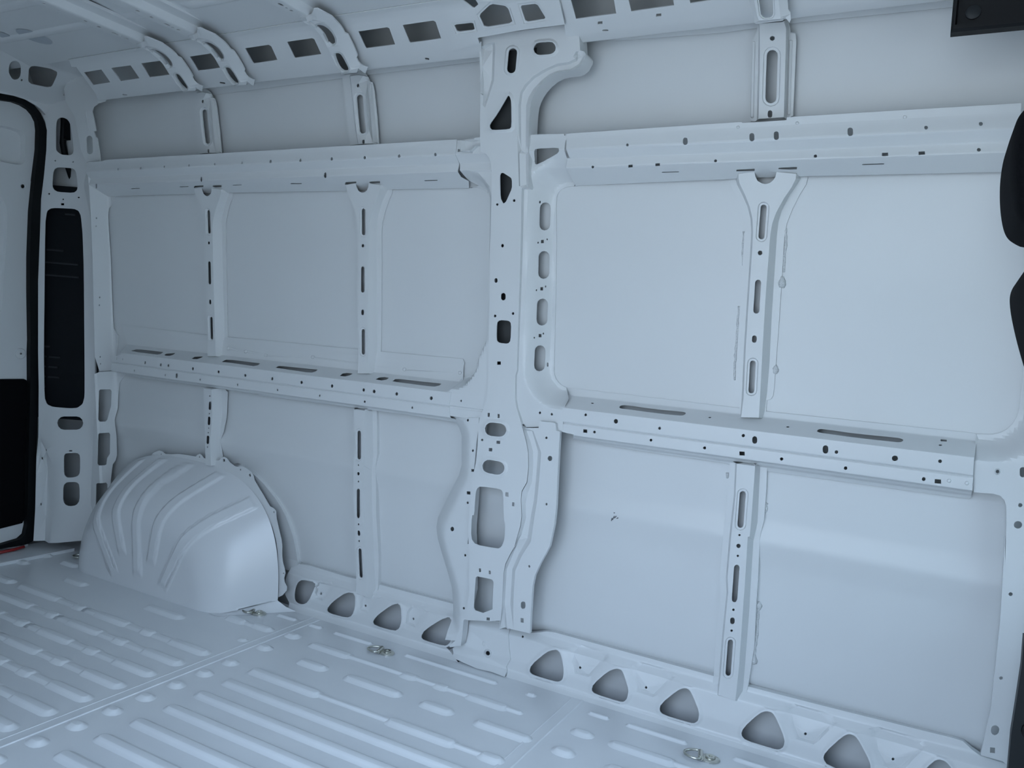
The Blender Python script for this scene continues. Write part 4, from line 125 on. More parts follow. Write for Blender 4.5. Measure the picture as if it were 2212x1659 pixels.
 'rear_pillar': {'p': 'DP', 'o': '18317,558 18057,1127 17797,1260 16733,1114 15681,785 14789,647 13713,518 11907,350 8257,66 5671,-89 3802,-113 675,-164 429,1212 402,1529 444,2148 1701,2138 3842,2192 6674,2233 8075,2320 10862,2448 12707,2467 14082,2487 15004,2420 15995,2379 16781,2393 17135,2482 17418,2655 17663,2899 17816,2635 18050,2129', 'sk': 0.01, 'H': [('17094,2048 17205,2022 17257,1993 17304,1930 17322,1885 17327,1812 17318,1756 17284,1662 17250,1611 17182,1552 17118,1518 16994,1474 16875,1444 16643,1395 16475,1366 16205,1328 16088,1319 16005,1330 15960,1354 15910,1416 15891,1499 15886,1683 15896,1777 15934,1871 15970,1925 16037,1993 16150,2020 16423,2032 16622,2040 16948,2052', 0), ('15201,2069 15285,2036 15329,2001 15375,1929 15392,1794 15396,1461 15385,1325 15345,1248 15302,1210 15214,1172 15094,1145 14824,1099 14696,1088 14585,1101 14527,1132 14462,1212 14438,1363 14430,1734 14443,1889 14491,1984 14536,2032 14624,2079 14757,2091 15069,2083', 0), ('15636,1986 15618,1991 15606,2006 15604,2025 15614,2040 15632,2047 15650,2042 15662,2027 15664,2008 15654,1992', 0), ('15641,1282 15624,1286 15613,1300 15612,1317 15621,1331 15636,1337 15653,1333 15664,1320 15665,1302 15656,1288', 0), ('14330,2161 14309,2167 14295,2184 14293,2205 14304,2223 14323,2231 14343,2225 14357,2208 14359,2187 14349,2169', 0), ('14284,981 14267,989 14255,1011 14253,1040 14261,1063 14276,1073 14293,1065 14305,1042 14307,1014 14299,990', 0), ('14161,1602 14142,1607 14130,1622 14128,1641 14138,1657 14156,1664 14174,1659 14186,1644 14188,1625 14178,1609', 0), ('14002,1712 14012,1589 13926,1584 13917,1708', 0), ('13253,2285 13577,2254 13664,2228 13743,2139 13766,2091 13792,1962 13802,1824 13821,1304 13815,1165 13767,1032 13729,989 13600,917 13463,885 12954,810 12639,777 11676,694 10876,641 8088,473 7331,429 6604,391 6401,393 6183,437 6111,477 5990,620 5958,692 5929,888 5922,1036 5922,1530 5934,1672 5993,1840 6045,1893 6230,1975 6544,2010 7819,2092 8861,2139 12426,2265', 0), ('5619,665 5594,530 5504,427 5372,384 5235,413 5129,506 5082,638 5041,1145 5066,1280 5156,1383 5287,1426 5424,1397 5530,1304 5577,1172', 0), ('4113,933 4145,651 4136,534 4076,466 3919,436 3507,415 3340,423 3250,470 3205,527 3157,652 3138,741 3126,882 3147,954 3221,1029 3392,1063 3832,1091 4003,1086 4078,1041', 0), ('2945,845 2970,619 2959,516 2903,434 2753,398 2360,372 2189,390 2068,469 2014,551 1975,720 1976,815 2021,931 2073,983 2184,1026 2336,1043 2679,1052 2822,1028 2908,947', 0), ('4237,901 4247,769 4191,767 4180,898', 0), ('4168,1790 4143,1793 4127,1804 4126,1819 4140,1831 4165,1837 4190,1834 4206,1823 4208,1808 4193,1796', 0), ('3862,1992 3868,1926 3773,1922 3768,1988', 0), ('1999,1944 2004,1887 1918,1883 1913,1939', 0)], 'L': [('4799,2076 4375,1465 3428,1441 1521,1418 299,1404 447,2115 1703,2109 3844,2165 4793,2155', 0), ('4436,2136 4148,1871 3362,1833 1443,1810 310,1802 448,2186 1654,2187 3808,2240 4572,2230', -0.02)], 'cr': 70},
 'seal': {'p': 'SE', 'o': '15125,18081 16030,18115 16989,18157 17495,18213 17902,18206 18264,18102 18517,17878 18700,17569 18791,17291 18805,16506 18762,15507 18692,14578 18713,13205 18733,11362 18868,8568 18960,7155 19004,4300 19061,2132 19051,868 18889,787 18646,757 17753,782 15778,928 15766,1226 17746,931 18507,1027 18707,1182 18769,1554 18698,4328 18634,7159 18558,8560 18554,9029 18435,10870 18370,12239 18351,14058 18422,15432 18402,15230 18494,16458 18479,17207 18427,17522 18281,17750 18094,17903 17825,17985 17505,18006 16999,17925 16041,17838 15137,17765', 'sk': 0.03},
 'door': {'p': 'DO', 'o': '15431,1122 17893,723 18988,507 18993,1177 18941,4271 18784,8546 18673,10882 18588,14103 18705,15501 18608,15280 18732,16528 18705,17403 18613,17710 18420,17926 17992,18127 17555,18127 17131,18069 14818,17842', 'sk': 0.01, 'L': [('15750,16761 16687,16953 17350,17060 17705,17074 17931,17056 18022,17005 18086,16939 18123,16859 18146,16613 18154,16200 18138,15946 18098,15853 18028,15791 17930,15759 17717,15736 17394,15721 16741,15677 15795,15607 15332,15848 15311,16396', 0), ('15759,16722 16685,16910 17345,17016 17695,17030 17911,17012 17992,16966 18049,16908 18081,16839 18102,16601 18111,16192 18095,15949 18064,15877 18012,15830 17929,15803 17722,15780 17399,15766 16745,15721 15809,15649 15368,15878 15349,16381', -0.025), ('15851,14210 16794,14418 17333,14447 17425,14288 17499,14136 17553,13991 17587,13752 17602,13420 17601,12905 17585,12209 17568,11432 17552,10576 17529,10112 17500,10042 16983,9955 16022,9856 15521,10894 15439,13045', 0), ('15877,14174 16793,14374 17307,14402 17388,14263 17460,14114 17511,13974 17545,13742 17560,13414 17559,12901 17542,12206 17526,11430 17509,10576 17487,10121 17471,10082 16979,9999 16045,9901 15558,10907 15477,13043', -0.01), ('18548,8470 18538,8393 18503,8325 18447,8274 18377,8246 18301,8245 18229,8270 18170,8318 18129,8384 18113,8459 18122,8535 18157,8603 18212,8654 18281,8682 18357,8685 18429,8661 18489,8612 18531,8546', 0), ('18497,8472 18488,8405 18458,8345 18409,8301 18348,8276 18282,8275 18219,8297 18167,8339 18131,8397 18117,8462 18125,8529 18155,8588 18203,8633 18264,8658 18330,8660 18393,8638 18446,8596 18482,8538', 0.004), ('18232,14994 18227,14956 18210,14919 18183,14890 18149,14870 18112,14862 18077,14867 18048,14885 18028,14914 18020,14949 18024,14987 18041,15023 18068,15053 18102,15073 18139,15081 18174,15076 18204,15058 18224,15029', 0), ('18226,14993 18211,14937 18168,14895 18114,14883 18068,14907 18049,14956 18063,15012 18106,15053 18160,15065 18206,15042', -0.002)], 'H': [('18197,14986 18185,14936 18151,14899 18107,14890 18071,14912 18055,14956 18066,15007 18100,15043 18144,15052 18181,15031', -0.002), ('18365,8466 18359,8444 18342,8430 18319,8429 18301,8442 18293,8464 18299,8486 18316,8500 18338,8500 18357,8487', 0.004)]},
 'door_trim': {'p': 'DO', 'o': '15170,7469 17564,7459 18478,7461 18571,7423 18617,7319 18732,4298 18753,1762 18681,1621 17824,1540 15383,1660', 'sk': 0.008, 'h0': 0.006, 'L': [('15342,7363 18481,7396 18586,7316 18700,4296 18729,1783 18655,1666 17844,1599 15549,1795', 0.002)]},
 'arch_flange': {'p': 'FL', 'o': '-27306,3826 -27281,3982 -27128,4200 -27005,4348 -26751,4438 -26499,4531 -26254,4737 -26140,4966 -25991,5135 -25654,5275 -25468,5258 -25310,5188 -24976,5222 -24556,5293 -24081,5318 -23641,5319 -23558,5400 -23445,5448 -23328,5424 -23208,5328 -22921,5320 -22415,5352 -22309,5455 -22174,5526 -22033,5487 -21888,5368 -21636,5267 -21499,5255 -21392,5291 -21259,5314 -21041,5276 -20768,5160 -20688,5056 -20636,4908 -20367,4639 -20034,4306 -19840,4099 -19657,4061 -19540,3986 -19509,3741 -19357,3345 -19225,3024 -19179,2803 -19168,2498 -19104,2241 -19016,2067 -18964,1906 -19016,1721 -18980,1575 -18860,1447 -18860,1313 -19048,1097 -19292,944 -19234,1210 -19286,1933 -19351,2499 -19459,2941 -19668,3403 -20003,3808 -20339,4177 -20726,4464 -21222,4698 -21667,4866 -22337,4964 -23306,5021 -24363,5031 -24962,4966 -25507,4824 -26178,4472 -26736,4130 -27110,3835', 'sk': 0.002, 'H': [('-22224,5428 -22130,5449 -22109,5356 -22202,5335', 0), ('-20920,5040 -20861,5107 -20783,5049 -20842,4977', 0), ('-25885,5032 -25898,4999 -25933,4981 -25969,4989 -25985,5018 -25972,5051 -25937,5068 -25901,5061', 0), ('-25493,5146 -25502,5121 -25528,5108 -25555,5114 -25567,5135 -25557,5160 -25531,5173 -25505,5167', 0), ('-23404,5336 -23413,5313 -23437,5300 -23462,5306 -23473,5327 -23464,5350 -23440,5363 -23415,5357', 0), ('-21288,5176 -21298,5149 -21324,5135 -21351,5142 -21363,5165 -21354,5192 -21328,5206 -21301,5200', 0), ('-19603,3936 -19612,3910 -19637,3895 -19663,3901 -19675,3924 -19666,3950 -19641,3964 -19615,3959', 0), ('-19013,1887 -19020,1865 -19041,1851 -19062,1855 -19073,1875 -19065,1897 -19045,1911 -19023,1906', 0)]},
 'arch_outer': {'p': 'FO', 'o': '-21838,4634 -21567,4613 -21146,4513 -20745,4310 -20452,4111 -20168,3851 -19899,3615 -19683,3371 -19471,3066 -19315,2712 -19184,2373 -19122,2012 -19091,1725 -19085,1474 -19069,1319 -19373,1097 -19473,1036 -19655,1037 -20152,973 -20558,2886 -21508,4249', 'sk': 0.02},
}
HEADREST = [(0.0959, 1.4093), (0.0876, 1.4014), (0.0788, 1.392), (0.0728, 1.3794), (0.0702, 1.3597), (0.0695, 1.3323), (0.0716, 1.304), (0.0757, 1.2757), (0.0822, 1.2497), (0.0895, 1.2352), (0.1001, 1.2269), (0.1144, 1.2196), (0.1644, 1.2246), (0.1844, 1.3323), (0.1459, 1.4093)]
BACKREST = [(0.1251, 1.1824), (0.1159, 1.1789), (0.1093, 1.1698), (0.106, 1.1544), (0.1077, 1.1367), (0.1138, 1.1096), (0.127, 1.0653), (0.1419, 1.0239), (0.1771, 0.9457), (0.22710000000000002, 0.46), (0.2571, 0.4), (0.3771, 0.4), (0.3871, 0.52), (0.3371, 0.8), (0.2551, 1.1544), (0.2251, 1.1723999999999999), (0.1651, 1.1853999999999998)]
BEADS = [([(-0.3382, 1.3226), (-0.3372, 1.3016), (-0.3357, 1.2626), (-0.3356, 1.2103)], 0, []), ([(-0.3387, 1.2085), (-0.3375, 1.1938), (-0.336, 1.1757)], 0, [(1.1921, 0.014)]), ([(-0.3358, 0.9951), (-0.3355, 0.9833), (-0.3357, 0.9697)], 0, [(0.9833, 0.011)]), ([(-0.4357, 1.314), (-0.4354, 1.2741), (-0.433, 1.224)], 0, []), ([(-0.4348, 1.1327), (-0.4336, 1.0713), (-0.4338, 1.0197), (-0.4332, 0.9747), (-0.4299, 0.9402)], 0, []), ([(-0.33, 0.3905), (-0.3315, 0.3558), (-0.3298, 0.3021), (-0.3334, 0.2543), (-0.3345, 0.2105)], 1, [(0.3789, 0.012), (0.2266, 0.014)]), ([(-0.3301, 0.65), (-0.3314, 0.6355), (-0.3326, 0.621)], 1, [(0.632, 0.008)]), ([(-0.4306, 0.7124), (-0.4304, 0.6908)], 1, [])]

# ---------------------------------------------------------------- materials
def new_mat(name, col, rough=.45, metal=0.0, spec=.5, coat=0.0, coat_r=.1):
    m = bpy.data.materials.new(name)
    m.use_nodes = True
    b = m.node_tree.nodes['Principled BSDF']
    b.inputs['Base Color'].default_value = (*col, 1)
    b.inputs['Roughness'].default_value = rough
    b.inputs['Metallic'].default_value = metal
    b.inputs['Specular IOR Level'].default_value = spec
    b.inputs['Coat Weight'].default_value = coat
    b.inputs['Coat Roughness'].default_value = coat_r
    return m
def add_noise(m, scale, c0, c1, rough=None, bump=None, bscale=None):
    nt = m.node_tree
    b = nt.nodes['Principled BSDF']
    tc = nt.nodes.new('ShaderNodeTexCoord')
    n = nt.nodes.new('ShaderNodeTexNoise')
    n.inputs['Scale'].default_value = scale
    n.inputs['Detail'].default_value = 5
    nt.links.new(tc.outputs['Object'], n.inputs['Vector'])
    r = nt.nodes.new('ShaderNodeValToRGB')
    r.color_ramp.elements[0].position = .3
    r.color_ramp.elements[1].position = .62
    r.color_ramp.elements[0].color = (*c0, 1)
    r.color_ramp.elements[1].color = (*c1, 1)
    nt.links.new(n.outputs['Fac'], r.inputs['Fac'])
    nt.links.new(r.outputs['Color'], b.inputs['Base Color'])
    if rough:
        mr = nt.nodes.new('ShaderNodeMapRange')
        mr.inputs['To Min'].default_value, mr.inputs['To Max'].default_value = rough
        nt.links.new(n.outputs['Fac'], mr.inputs['Value'])
        nt.links.new(mr.outputs['Result'], b.inputs['Roughness'])
    if bump:
        n2 = nt.nodes.new('ShaderNodeTexNoise')
        n2.inputs['Scale'].default_value = bscale
        nt.links.new(tc.outputs['Object'], n2.inputs['Vector'])
        bp = nt.nodes.new('ShaderNodeBump')
        bp.inputs['Strength'].default_value = bump
        bp.inputs['Distance'].default_value = .001
        nt.links.new(n2.outputs['Fac'], bp.inputs['Height'])
        nt.links.new(bp.outputs['Normal'], b.inputs['Normal'])
    return m
PAINT = add_noise(new_mat('white_body_paint', (.63, .64, .64), .38), 3.0, (.625, .635, .635), (.635, .645, .645), (.34, .42))
def shade_back(m):
    """pressed sheet: white on the room side, hidden side coloured dark to deepen the shade in the holes"""
    p = m.copy()
    p.name = 'white_paint_shade_dark_back'
    nt = p.node_tree
    b = nt.nodes['Principled BSDF']
    src = b.inputs['Base Color'].links[0].from_socket
    mx = nt.nodes.new('ShaderNodeMix')
    mx.data_type = 'RGBA'
    g = nt.nodes.new('ShaderNodeNewGeometry')
    nt.links.new(g.outputs['Backfacing'], mx.inputs['Factor'])
    nt.links.new(src, mx.inputs['A'])
    mx.inputs['B'].default_value = (.10, .105, .11, 1)  # dark grey stands in for shade behind the cut-outs
    nt.links.new(mx.outputs['Result'], b.inputs['Base Color'])
    return p
SHEETP = shade_back(PAINT)
FLOORP = add_noise(new_mat('white_floor_paint', (.70, .715, .73), .3), 5.0, (.665, .68, .695), (.70, .715, .725), (.24, .40))
ARCHP = new_mat('white_arch_paint', (.64, .65, .66), .27)
BLACK = new_mat('black_plastic', (.0045, .0048, .0055), .5, spec=.25)
DEEP = new_mat('black_hardboard', (.002, .002, .003), .85, spec=.1)
RUBBER = new_mat('black_rubber', (.0035, .0045, .0055), .6, spec=.2)
FABRIC = add_noise(new_mat('black_seat_fabric', (.003, .003, .004), .95, spec=.1), 220.0, (.0022, .0026, .0034), (.0042, .0046, .0056), bump=.5, bscale=900)
STEEL = new_mat('zinc_plated_steel', (.60, .60, .54), .3, 1.0)
SEALANT = add_noise(new_mat('grey_sealant', (.55, .56, .56), .7), 300.0, (.45, .46, .46), (.62, .63, .63), bump=.6, bscale=400)
SCUFF = new_mat('dark_scuff', (.10, .10, .11), .8)
LAMPD = new_mat('dark_lamp_housing', (.003, .004, .006), .5, spec=.2)
GREYP = new_mat('grey_damping_pad', (.40, .43, .46), .6)
RED = new_mat('red_reflector', (.25, .01, .01), .4)
ASPHALT = add_noise(new_mat('light_concrete', (.58, .51, .42), .9), 6.0, (.54, .475, .39), (.62, .545, .45))
GLASS = bpy.data.materials.new('window_glass')
GLASS.use_nodes = True
nt_ = GLASS.node_tree
nt_.nodes.clear()
go_ = nt_.nodes.new('ShaderNodeOutputMaterial')
gm_ = nt_.nodes.new('ShaderNodeMixShader')
gt_ = nt_.nodes.new('ShaderNodeBsdfTransparent')
gt_.inputs['Color'].default_value = (.8, .87, .85, 1)
gg_ = nt_.nodes.new('ShaderNodeBsdfGlossy')
gg_.inputs['Roughness'].default_value = .02
gm_.inputs['Fac'].default_value = .06
nt_.links.new(gt_.outputs[0], gm_.inputs[1])
nt_.links.new(gg_.outputs[0], gm_.inputs[2])
nt_.links.new(gm_.outputs[0], go_.inputs[0])

# ---------------------------------------------------------------- object helpers
def tag(o, label=None, cat=None, group=None, kind=None):
    if label: o['label'] = label
    if cat: o['category'] = cat
    if group: o['group'] = group
    if kind: o['kind'] = kind
    return o
def link(name, me, mat, parent=None):
    if mat is not None and not me.materials:
        me.materials.append(mat)
    o = bpy.data.objects.new(name, me)
    COL.objects.link(o)
    if parent: o.parent = parent
    return o
def empty(name, loc=(0, 0, 0)):
    o = bpy.data.objects.new(name, None)
    COL.objects.link(o)
    o.empty_display_size = .05
    o.location = loc
    return o
def keep(o, parent):
    """parent, keeping the child's world place (parents are never rotated)"""
    o.parent = parent
    o.location = Vector(o.location) - Vector(parent.location)
    return o
def mesh(name, V, F, smooth=True, angle=None):
    me = bpy.data.meshes.new(name)
    me.from_pydata([tuple(v) for v in V], [], F)
    me.polygons.foreach_set('use_smooth', [smooth] * len(me.polygons))
    me.update()
    if angle: me.set_sharp_from_angle(angle=math.radians(angle))
    return me
def box(V, F, x0, x1, y0, y1, z0, z1):
    b = len(V)
    V += [(x0, y0, z0), (x1, y0, z0), (x1, y1, z0), (x0, y1, z0), (x0, y0, z1), (x1, y0, z1), (x1, y1, z1), (x0, y1, z1)]
    F += [tuple(b + i for i in f) for f in ((0, 3, 2, 1), (4, 5, 6, 7), (0, 1, 5, 4), (1, 2, 6, 5), (2, 3, 7, 6), (3, 0, 4, 7))]
def tube(V, F, pts, r, n=8, closed=False):
    P = [Vector(p) for p in pts]
    N = len(P)
    b0 = len(V)
    prev = None
    for i, p in enumerate(P):
        if closed: d = P[(i + 1) % N] - P[i - 1]
        else: d = P[min(i + 1, N - 1)] - P[max(i - 1, 0)]
        d.normalize()
        if prev is None:
            a = d.cross(Vector((0, 0, 1)))
            if a.length < .1: a = d.cross(Vector((1, 0, 0)))
        else:
            a = prev - d * prev.dot(d)
        a.normalize()
        prev = a
        c = d.cross(a)
        rr = r[i] if isinstance(r, (list, tuple)) else r
        for k in range(n):
            t = 2 * math.pi * k / n
            V.append(tuple(p + rr * (math.cos(t) * a + math.sin(t) * c)))
    for i in range(N if closed else N - 1):
        j = (i + 1) % N
        for k in range(n):
            k2 = (k + 1) % n
            F.append((b0 + i * n + k, b0 + i * n + k2, b0 + j * n + k2, b0 + j * n + k))
    if not closed:
        F.append(tuple(b0 + k for k in range(n))[::-1])
        F.append(tuple(b0 + (N - 1) * n + k for k in range(n)))
def rings(loops, close_last=True, close_first=False):
    """stack of equal-length closed loops -> verts, faces"""
    V, F = [], []
    n = len(loops[0])
    for l in loops: V += [tuple(p) for p in l]
    for j in range(len(loops) - 1):
        for k in range(n):
            k2 = (k + 1) % n
            F.append((j * n + k, j * n + k2, (j + 1) * n + k2, (j + 1) * n + k))
    if close_last: F.append(tuple((len(loops) - 1) * n + k for k in range(n)))
    if close_first: F.append(tuple(k for k in range(n))[::-1])
    return V, F

# ---------------------------------------------------------------- pressed sheet builder
SKN = PROFILES['S']
_sz = [k[1] for k in SKN]
_sy = [k[0] for k in SKN]
def skin_y(z): return np.interp(z, _sz, _sy)
def sf_y(z): return np.interp(z, [-.25, 0, .157, .40, .75, .92, 1.3, 1.5, 1.66, 1.8, 1.95], [2.13, 2.12, 2.106, 2.058, 2.02, 2.007, 1.972, 1.947, 1.927, 1.914, 1.90]) - .004
def parse(s): return np.array([[float(x) for x in t.split(',')] for t in s.split()]) / 1e4
def inside(P, poly):
    """even-odd test, vectorised"""
    x, y = P[:, 0], P[:, 1]
    r = np.zeros(len(P), bool)
    a = poly
    b = np.roll(poly, -1, axis=0)
    for (x0, y0), (x1, y1) in zip(a, b):
        if y0 == y1: continue
        c = (y0 > y) != (y1 > y)
        r ^= c & (x < (x1 - x0) * (y - y0) / (y1 - y0) + x0)
    return r
def seg_dist(P, A, B):
    """distance of points to segments -> (dist, index, parameter)"""
    best = np.full(len(P), 1e9)
    bi = np.zeros(len(P), int)
    bt = np.zeros(len(P))
    for i in range(len(A)):
        e = B[i] - A[i]
        L = e @ e
        if L < 1e-14: continue
        t = np.clip(((P - A[i]) @ e) / L, 0, 1)
        d = np.hypot(*(P - A[i] - t[:, None] * e).T)
        m = d < best
        best[m] = d[m]
        bi[m] = i
        bt[m] = t[m]
    return best, bi, bt
AXES = {'HD': 'y', 'DO': 'y', 'SE': 'y', 'BOW': 'y', 'DP': 'z', 'JU': 'z', 'JM': 'z', 'JL': 'z'}
LEAN = {'JU': (.09, 1.65), 'JM': (.095, 1.15), 'JL': (.11, .60)}
def corner_normals(F, fn, crease=30):
    """area-weighted normal for every face corner, split where faces meet sharper than the crease"""
    n = len(F)
    L = np.linalg.norm(fn, axis=1)[:, None] + 1e-20
    un = fn / L
    vi = F.ravel()
    fi = np.repeat(np.arange(n), 3)
    order = np.argsort(vi, kind='stable')
    vs, fs = vi[order], fi[order]
    start = np.flatnonzero(np.r_[True, vs[1:] != vs[:-1]])
    end = np.r_[start[1:], len(vs)]
    out = np.zeros((len(vi), 3))
    ct = math.cos(math.radians(crease))
    for a, b in zip(start, end):
        f = fs[a:b]
        w = (un[f] @ un[f].T) > ct
        out[order[a:b]] = w @ fn[f]
    return out / (np.linalg.norm(out, axis=1)[:, None] + 1e-20)
def build_sheet(D, name, shift=(0, 0, 0)):
    prof = D['p']
    ax = AXES.get(prof, 'x')
    kn = np.array(PROFILES[prof])
    arc = np.concatenate([[0], np.cumsum(np.hypot(*(kn[1:] - kn[:-1]).T))])
    h0 = D.get('h0', 0)
    loops = [(parse(D['o']) if isinstance(D['o'], str) else np.array(D['o']), h0, 'o')]
    for p, h in D.get('H', ()): loops.append((parse(p) if isinstance(p, str) else np.array(p), h, 'h'))
    for p, h in D.get('L', ()): loops.append((parse(p) if isinstance(p, str) else np.array(p), h, 'l'))
    pts, edges, SA, SB, SHA, lid = [], [], [], [], [], []
    for li, (p, h, k) in enumerate(loops):
        b = len(pts)
        n = len(p)
        pts += [tuple(q) for q in p]
        edges += [(b + i, b + (i + 1) % n) for i in range(n)]
        SA.append(p)
        SB.append(np.roll(p, -1, axis=0))
        lid += [li] * n
    SA = np.concatenate(SA)
    SB = np.concatenate(SB)
    lid = np.array(lid)
    o = loops[0][0]
    umin, vmin = o.min(0)
    umax, vmax = o.max(0)
    for a in arc[1:-1]:
        if vmin < a < vmax:
            b = len(pts)
            us = np.arange(umin - .02, umax + .0269, .007) if D.get('b') else (umin - .02, umax + .02)
            pts += [(u, a) for u in us]
            edges += [(b + i, b + i + 1) for i in range(len(us) - 1)]
    bl = D.get('b')
    if bl:
        bp = parse(bl[0])
        st = .007
        gu, gv = np.meshgrid(np.arange(umin, umax, st), np.arange(vmin, vmax, st))
        g = np.stack([gu.ravel(), gv.ravel()], 1)
        d, _, _ = seg_dist(g, bp[:-1], bp[1:])
        g = g[(d < bl[2] + .012)]
        g = g[inside(g, o)]
        d2, _, _ = seg_dist(g, SA, SB)
        g = g[(d2 > .0025) & (np.abs(g[:, 1:2] - arc[None, :]).min(1) > .002)]
        pts += [tuple(q) for q in g]
    res = delaunay_2d_cdt([Vector(p) for p in pts], edges, [], 0, 1e-6)
    V = np.array([tuple(v) for v in res[0]])
    F = np.array([f for f in res[2]])
    cen = V[F].mean(1)
    ok = inside(cen, o)
    for p, h, k in loops:
        if k == 'h': ok &= ~inside(cen, p)
    F = F[ok]
    # consistent winding (u, v counter-clockwise)
    a, b, c = V[F[:, 0]], V[F[:, 1]], V[F[:, 2]]
    ar = (b[:, 0] - a[:, 0]) * (c[:, 1] - a[:, 1]) - (b[:, 1] - a[:, 1]) * (c[:, 0] - a[:, 0])
    F[ar < 0] = F[ar < 0][:, ::-1]
    F = F[np.abs(ar) > 1e-11]
    used = np.unique(F)
    mp = -np.ones(len(V), int)
    mp[used] = np.arange(len(used))
    V = V[used]
    F = mp[F]
    # height of every vertex
    d, si, _ = seg_dist(V, SA, SB)
    vl = lid[si]
    H = np.full(len(V), h0, float)
    for p, h, k in loops:
        if k == 'l': H[inside(V, p)] = h
    on = d < 2e-5
    hl = np.array([l[1] for l in loops], float)
    H[on] = hl[vl[on]]
    # map to 3-D
    def place(u, v, h):
        i = np.clip(np.searchsorted(arc, v, side='right') - 1, 0, len(kn) - 2)
        e = (kn[i + 1] - kn[i]) / (arc[i + 1] - arc[i])[:, None]
        p = kn[i] + e * (v - arc[i])[:, None]
        n = np.stack([-e[:, 1], e[:, 0]], 1) * (-1 if ax == 'y' else 1)
        p = p + n * h[:, None]
        if ax == 'x':
            return np.stack([u, p[:, 0], p[:, 1]], 1), np.stack([0 * u, n[:, 0], n[:, 1]], 1)
        if ax == 'y':
            return np.stack([p[:, 0], u, p[:, 1]], 1), np.stack([n[:, 0], 0 * u, n[:, 1]], 1)
        return np.stack([p[:, 0], p[:, 1], u], 1), np.stack([n[:, 0], n[:, 1], 0 * u], 1)
    P, NV = place(V[:, 0], V[:, 1], H)
    if prof in LEAN:
        P[:, 1] -= LEAN[prof][0] * (P[:, 2] - LEAN[prof][1])
    if bl:
        d, _, _ = seg_dist(V, bp[:-1], bp[1:])
        t = np.clip((d - bl[1]) / (bl[2] - bl[1]), 0, 1)
        m = t * t * (3 - 2 * t) * .55 + t * .45
        P[:, 1] = P[:, 1] + (1 - m) * (sf_y(P[:, 2]) - P[:, 1])
    fn = np.cross(P[F[:, 1]] - P[F[:, 0]], P[F[:, 2]] - P[F[:, 0]])
    CN = corner_normals(F, fn, D.get('cr', 30))
    # rim: boundary edges folded back
    E = np.concatenate([F[:, [0, 1]], F[:, [1, 2]], F[:, [2, 0]]])
    key = np.minimum(E[:, 0], E[:, 1]) * 1000003 + np.maximum(E[:, 0], E[:, 1])
    uq, inv, cnt = np.unique(key, return_inverse=True, return_counts=True)
    B = E[cnt[inv] == 1]
    lo = vl.copy()
    kinds = np.array([0 if l[2] == 'o' else 1 for l in loops])
    sk = D.get('sk', .003)
    lip = .0025
    eo = (kinds[lo[B[:, 0]]] == 0) & (kinds[lo[B[:, 1]]] == 0)
    RV, RF, RN = [], [], []
    cache = {}
    base = len(P)
    def rv(i, back, o_):
        k = (i, back, o_)
        if k not in cache:
            p = P[i].copy()
            if back:
                dep = sk if o_ else lip
                if ax == 'x' and prof not in ('CR', 'CR2', 'BR', 'FO', 'FL'):
                    lim = skin_y(p[2]) + .002
                    p[1] = max(p[1] + .002, min(p[1] + dep, lim))
                else:
                    p = p - NV[i] * dep
            cache[k] = base + len(RV)
            RV.append(p)
            RN.append(np.zeros(3))
        return cache[k]
    for (i, j), o_ in zip(B, eo):
        o_ = bool(o_)
        q = (rv(i, 0, o_), rv(i, 1, o_), rv(j, 1, o_), rv(j, 0, o_))
        p0, p1, p2 = (RV[q[0] - base], RV[q[1] - base], RV[q[2] - base])
        n_ = np.cross(p1 - p0, p2 - p0)
        for w in q: RN[w - base] = RN[w - base] + n_
        RF.append(q)
    allV = np.concatenate([P, np.array(RV)]) if RV else P
    RN = np.array(RN) if RV else np.zeros((0, 3))
    RN = RN / (np.linalg.norm(RN, axis=1)[:, None] + 1e-20)
    me = bpy.data.meshes.new(name)
    me.from_pydata((allV + np.array(shift)).tolist(), [], F.tolist() + RF)
    mi = np.zeros(len(F) + len(RF), np.int32)
    mi[len(F):] = 1
    me.polygons.foreach_set('material_index', mi)
    me.polygons.foreach_set('use_smooth', [True] * len(me.polygons))
    me.update()
    rim = RN[np.array(RF).ravel() - base] if RF else np.zeros((0, 3))
    me.normals_split_custom_set(np.concatenate([CN, rim]).tolist())
    return me
def finish(me, mat=None):
    me.materials.append(mat or SHEETP)
    me.materials.append(mat or PAINT)
    return me
def sheet(key, name, mat=None, parent=None, shift=(0, 0, 0)):
    me = build_sheet(SHEETS[key], name, shift)
    finish(me, mat)
    return link(name, me, None, parent)

# ================================================================ THE SETTING
# outer skin of the far side, one pressed sheet behind all the framing
def extrude_x(prof, x0, x1, nx=24, flip=False):
    V, F = [], []
    n = len(prof)
    for i in range(nx + 1):
        x = x0 + (x1 - x0) * i / nx
        V += [(x, y, z) for y, z in prof]
    for i in range(nx):
        for k in range(n - 1):
            f = (i * n + k, (i + 1) * n + k, (i + 1) * n + k + 1, i * n + k + 1)
            F.append(f[::-1] if flip else f)
    return V, F
def smooth_prof(kn, r=.012):
    o = [np.array(kn[0])]
    for a, b, c in zip(kn[:-2], kn[1:-1], kn[2:]):
        a, b, c = map(np.array, (a, b, c))
        ra = min(r, np.linalg.norm(a - b) * .4)
        rc = min(r, np.linalg.norm(c - b) * .4)
        p0 = b + (a - b) / np.linalg.norm(a - b) * ra
        p1 = b + (c - b) / np.linalg.norm(c - b) * rc
        for t in (0, .33, .67, 1):
            o.append((1 - t) ** 2 * p0 + 2 * t * (1 - t) * b + t * t * p1)
    o.append(np.array(kn[-1]))
    return [tuple(p) for p in o]
skin_prof = smooth_prof(list(SKN) + [(1.885, 1.93), (1.82, 1.975), (1.62, 1.985)])
V, F = extrude_x(skin_prof, -3.30, 0.62, 30)
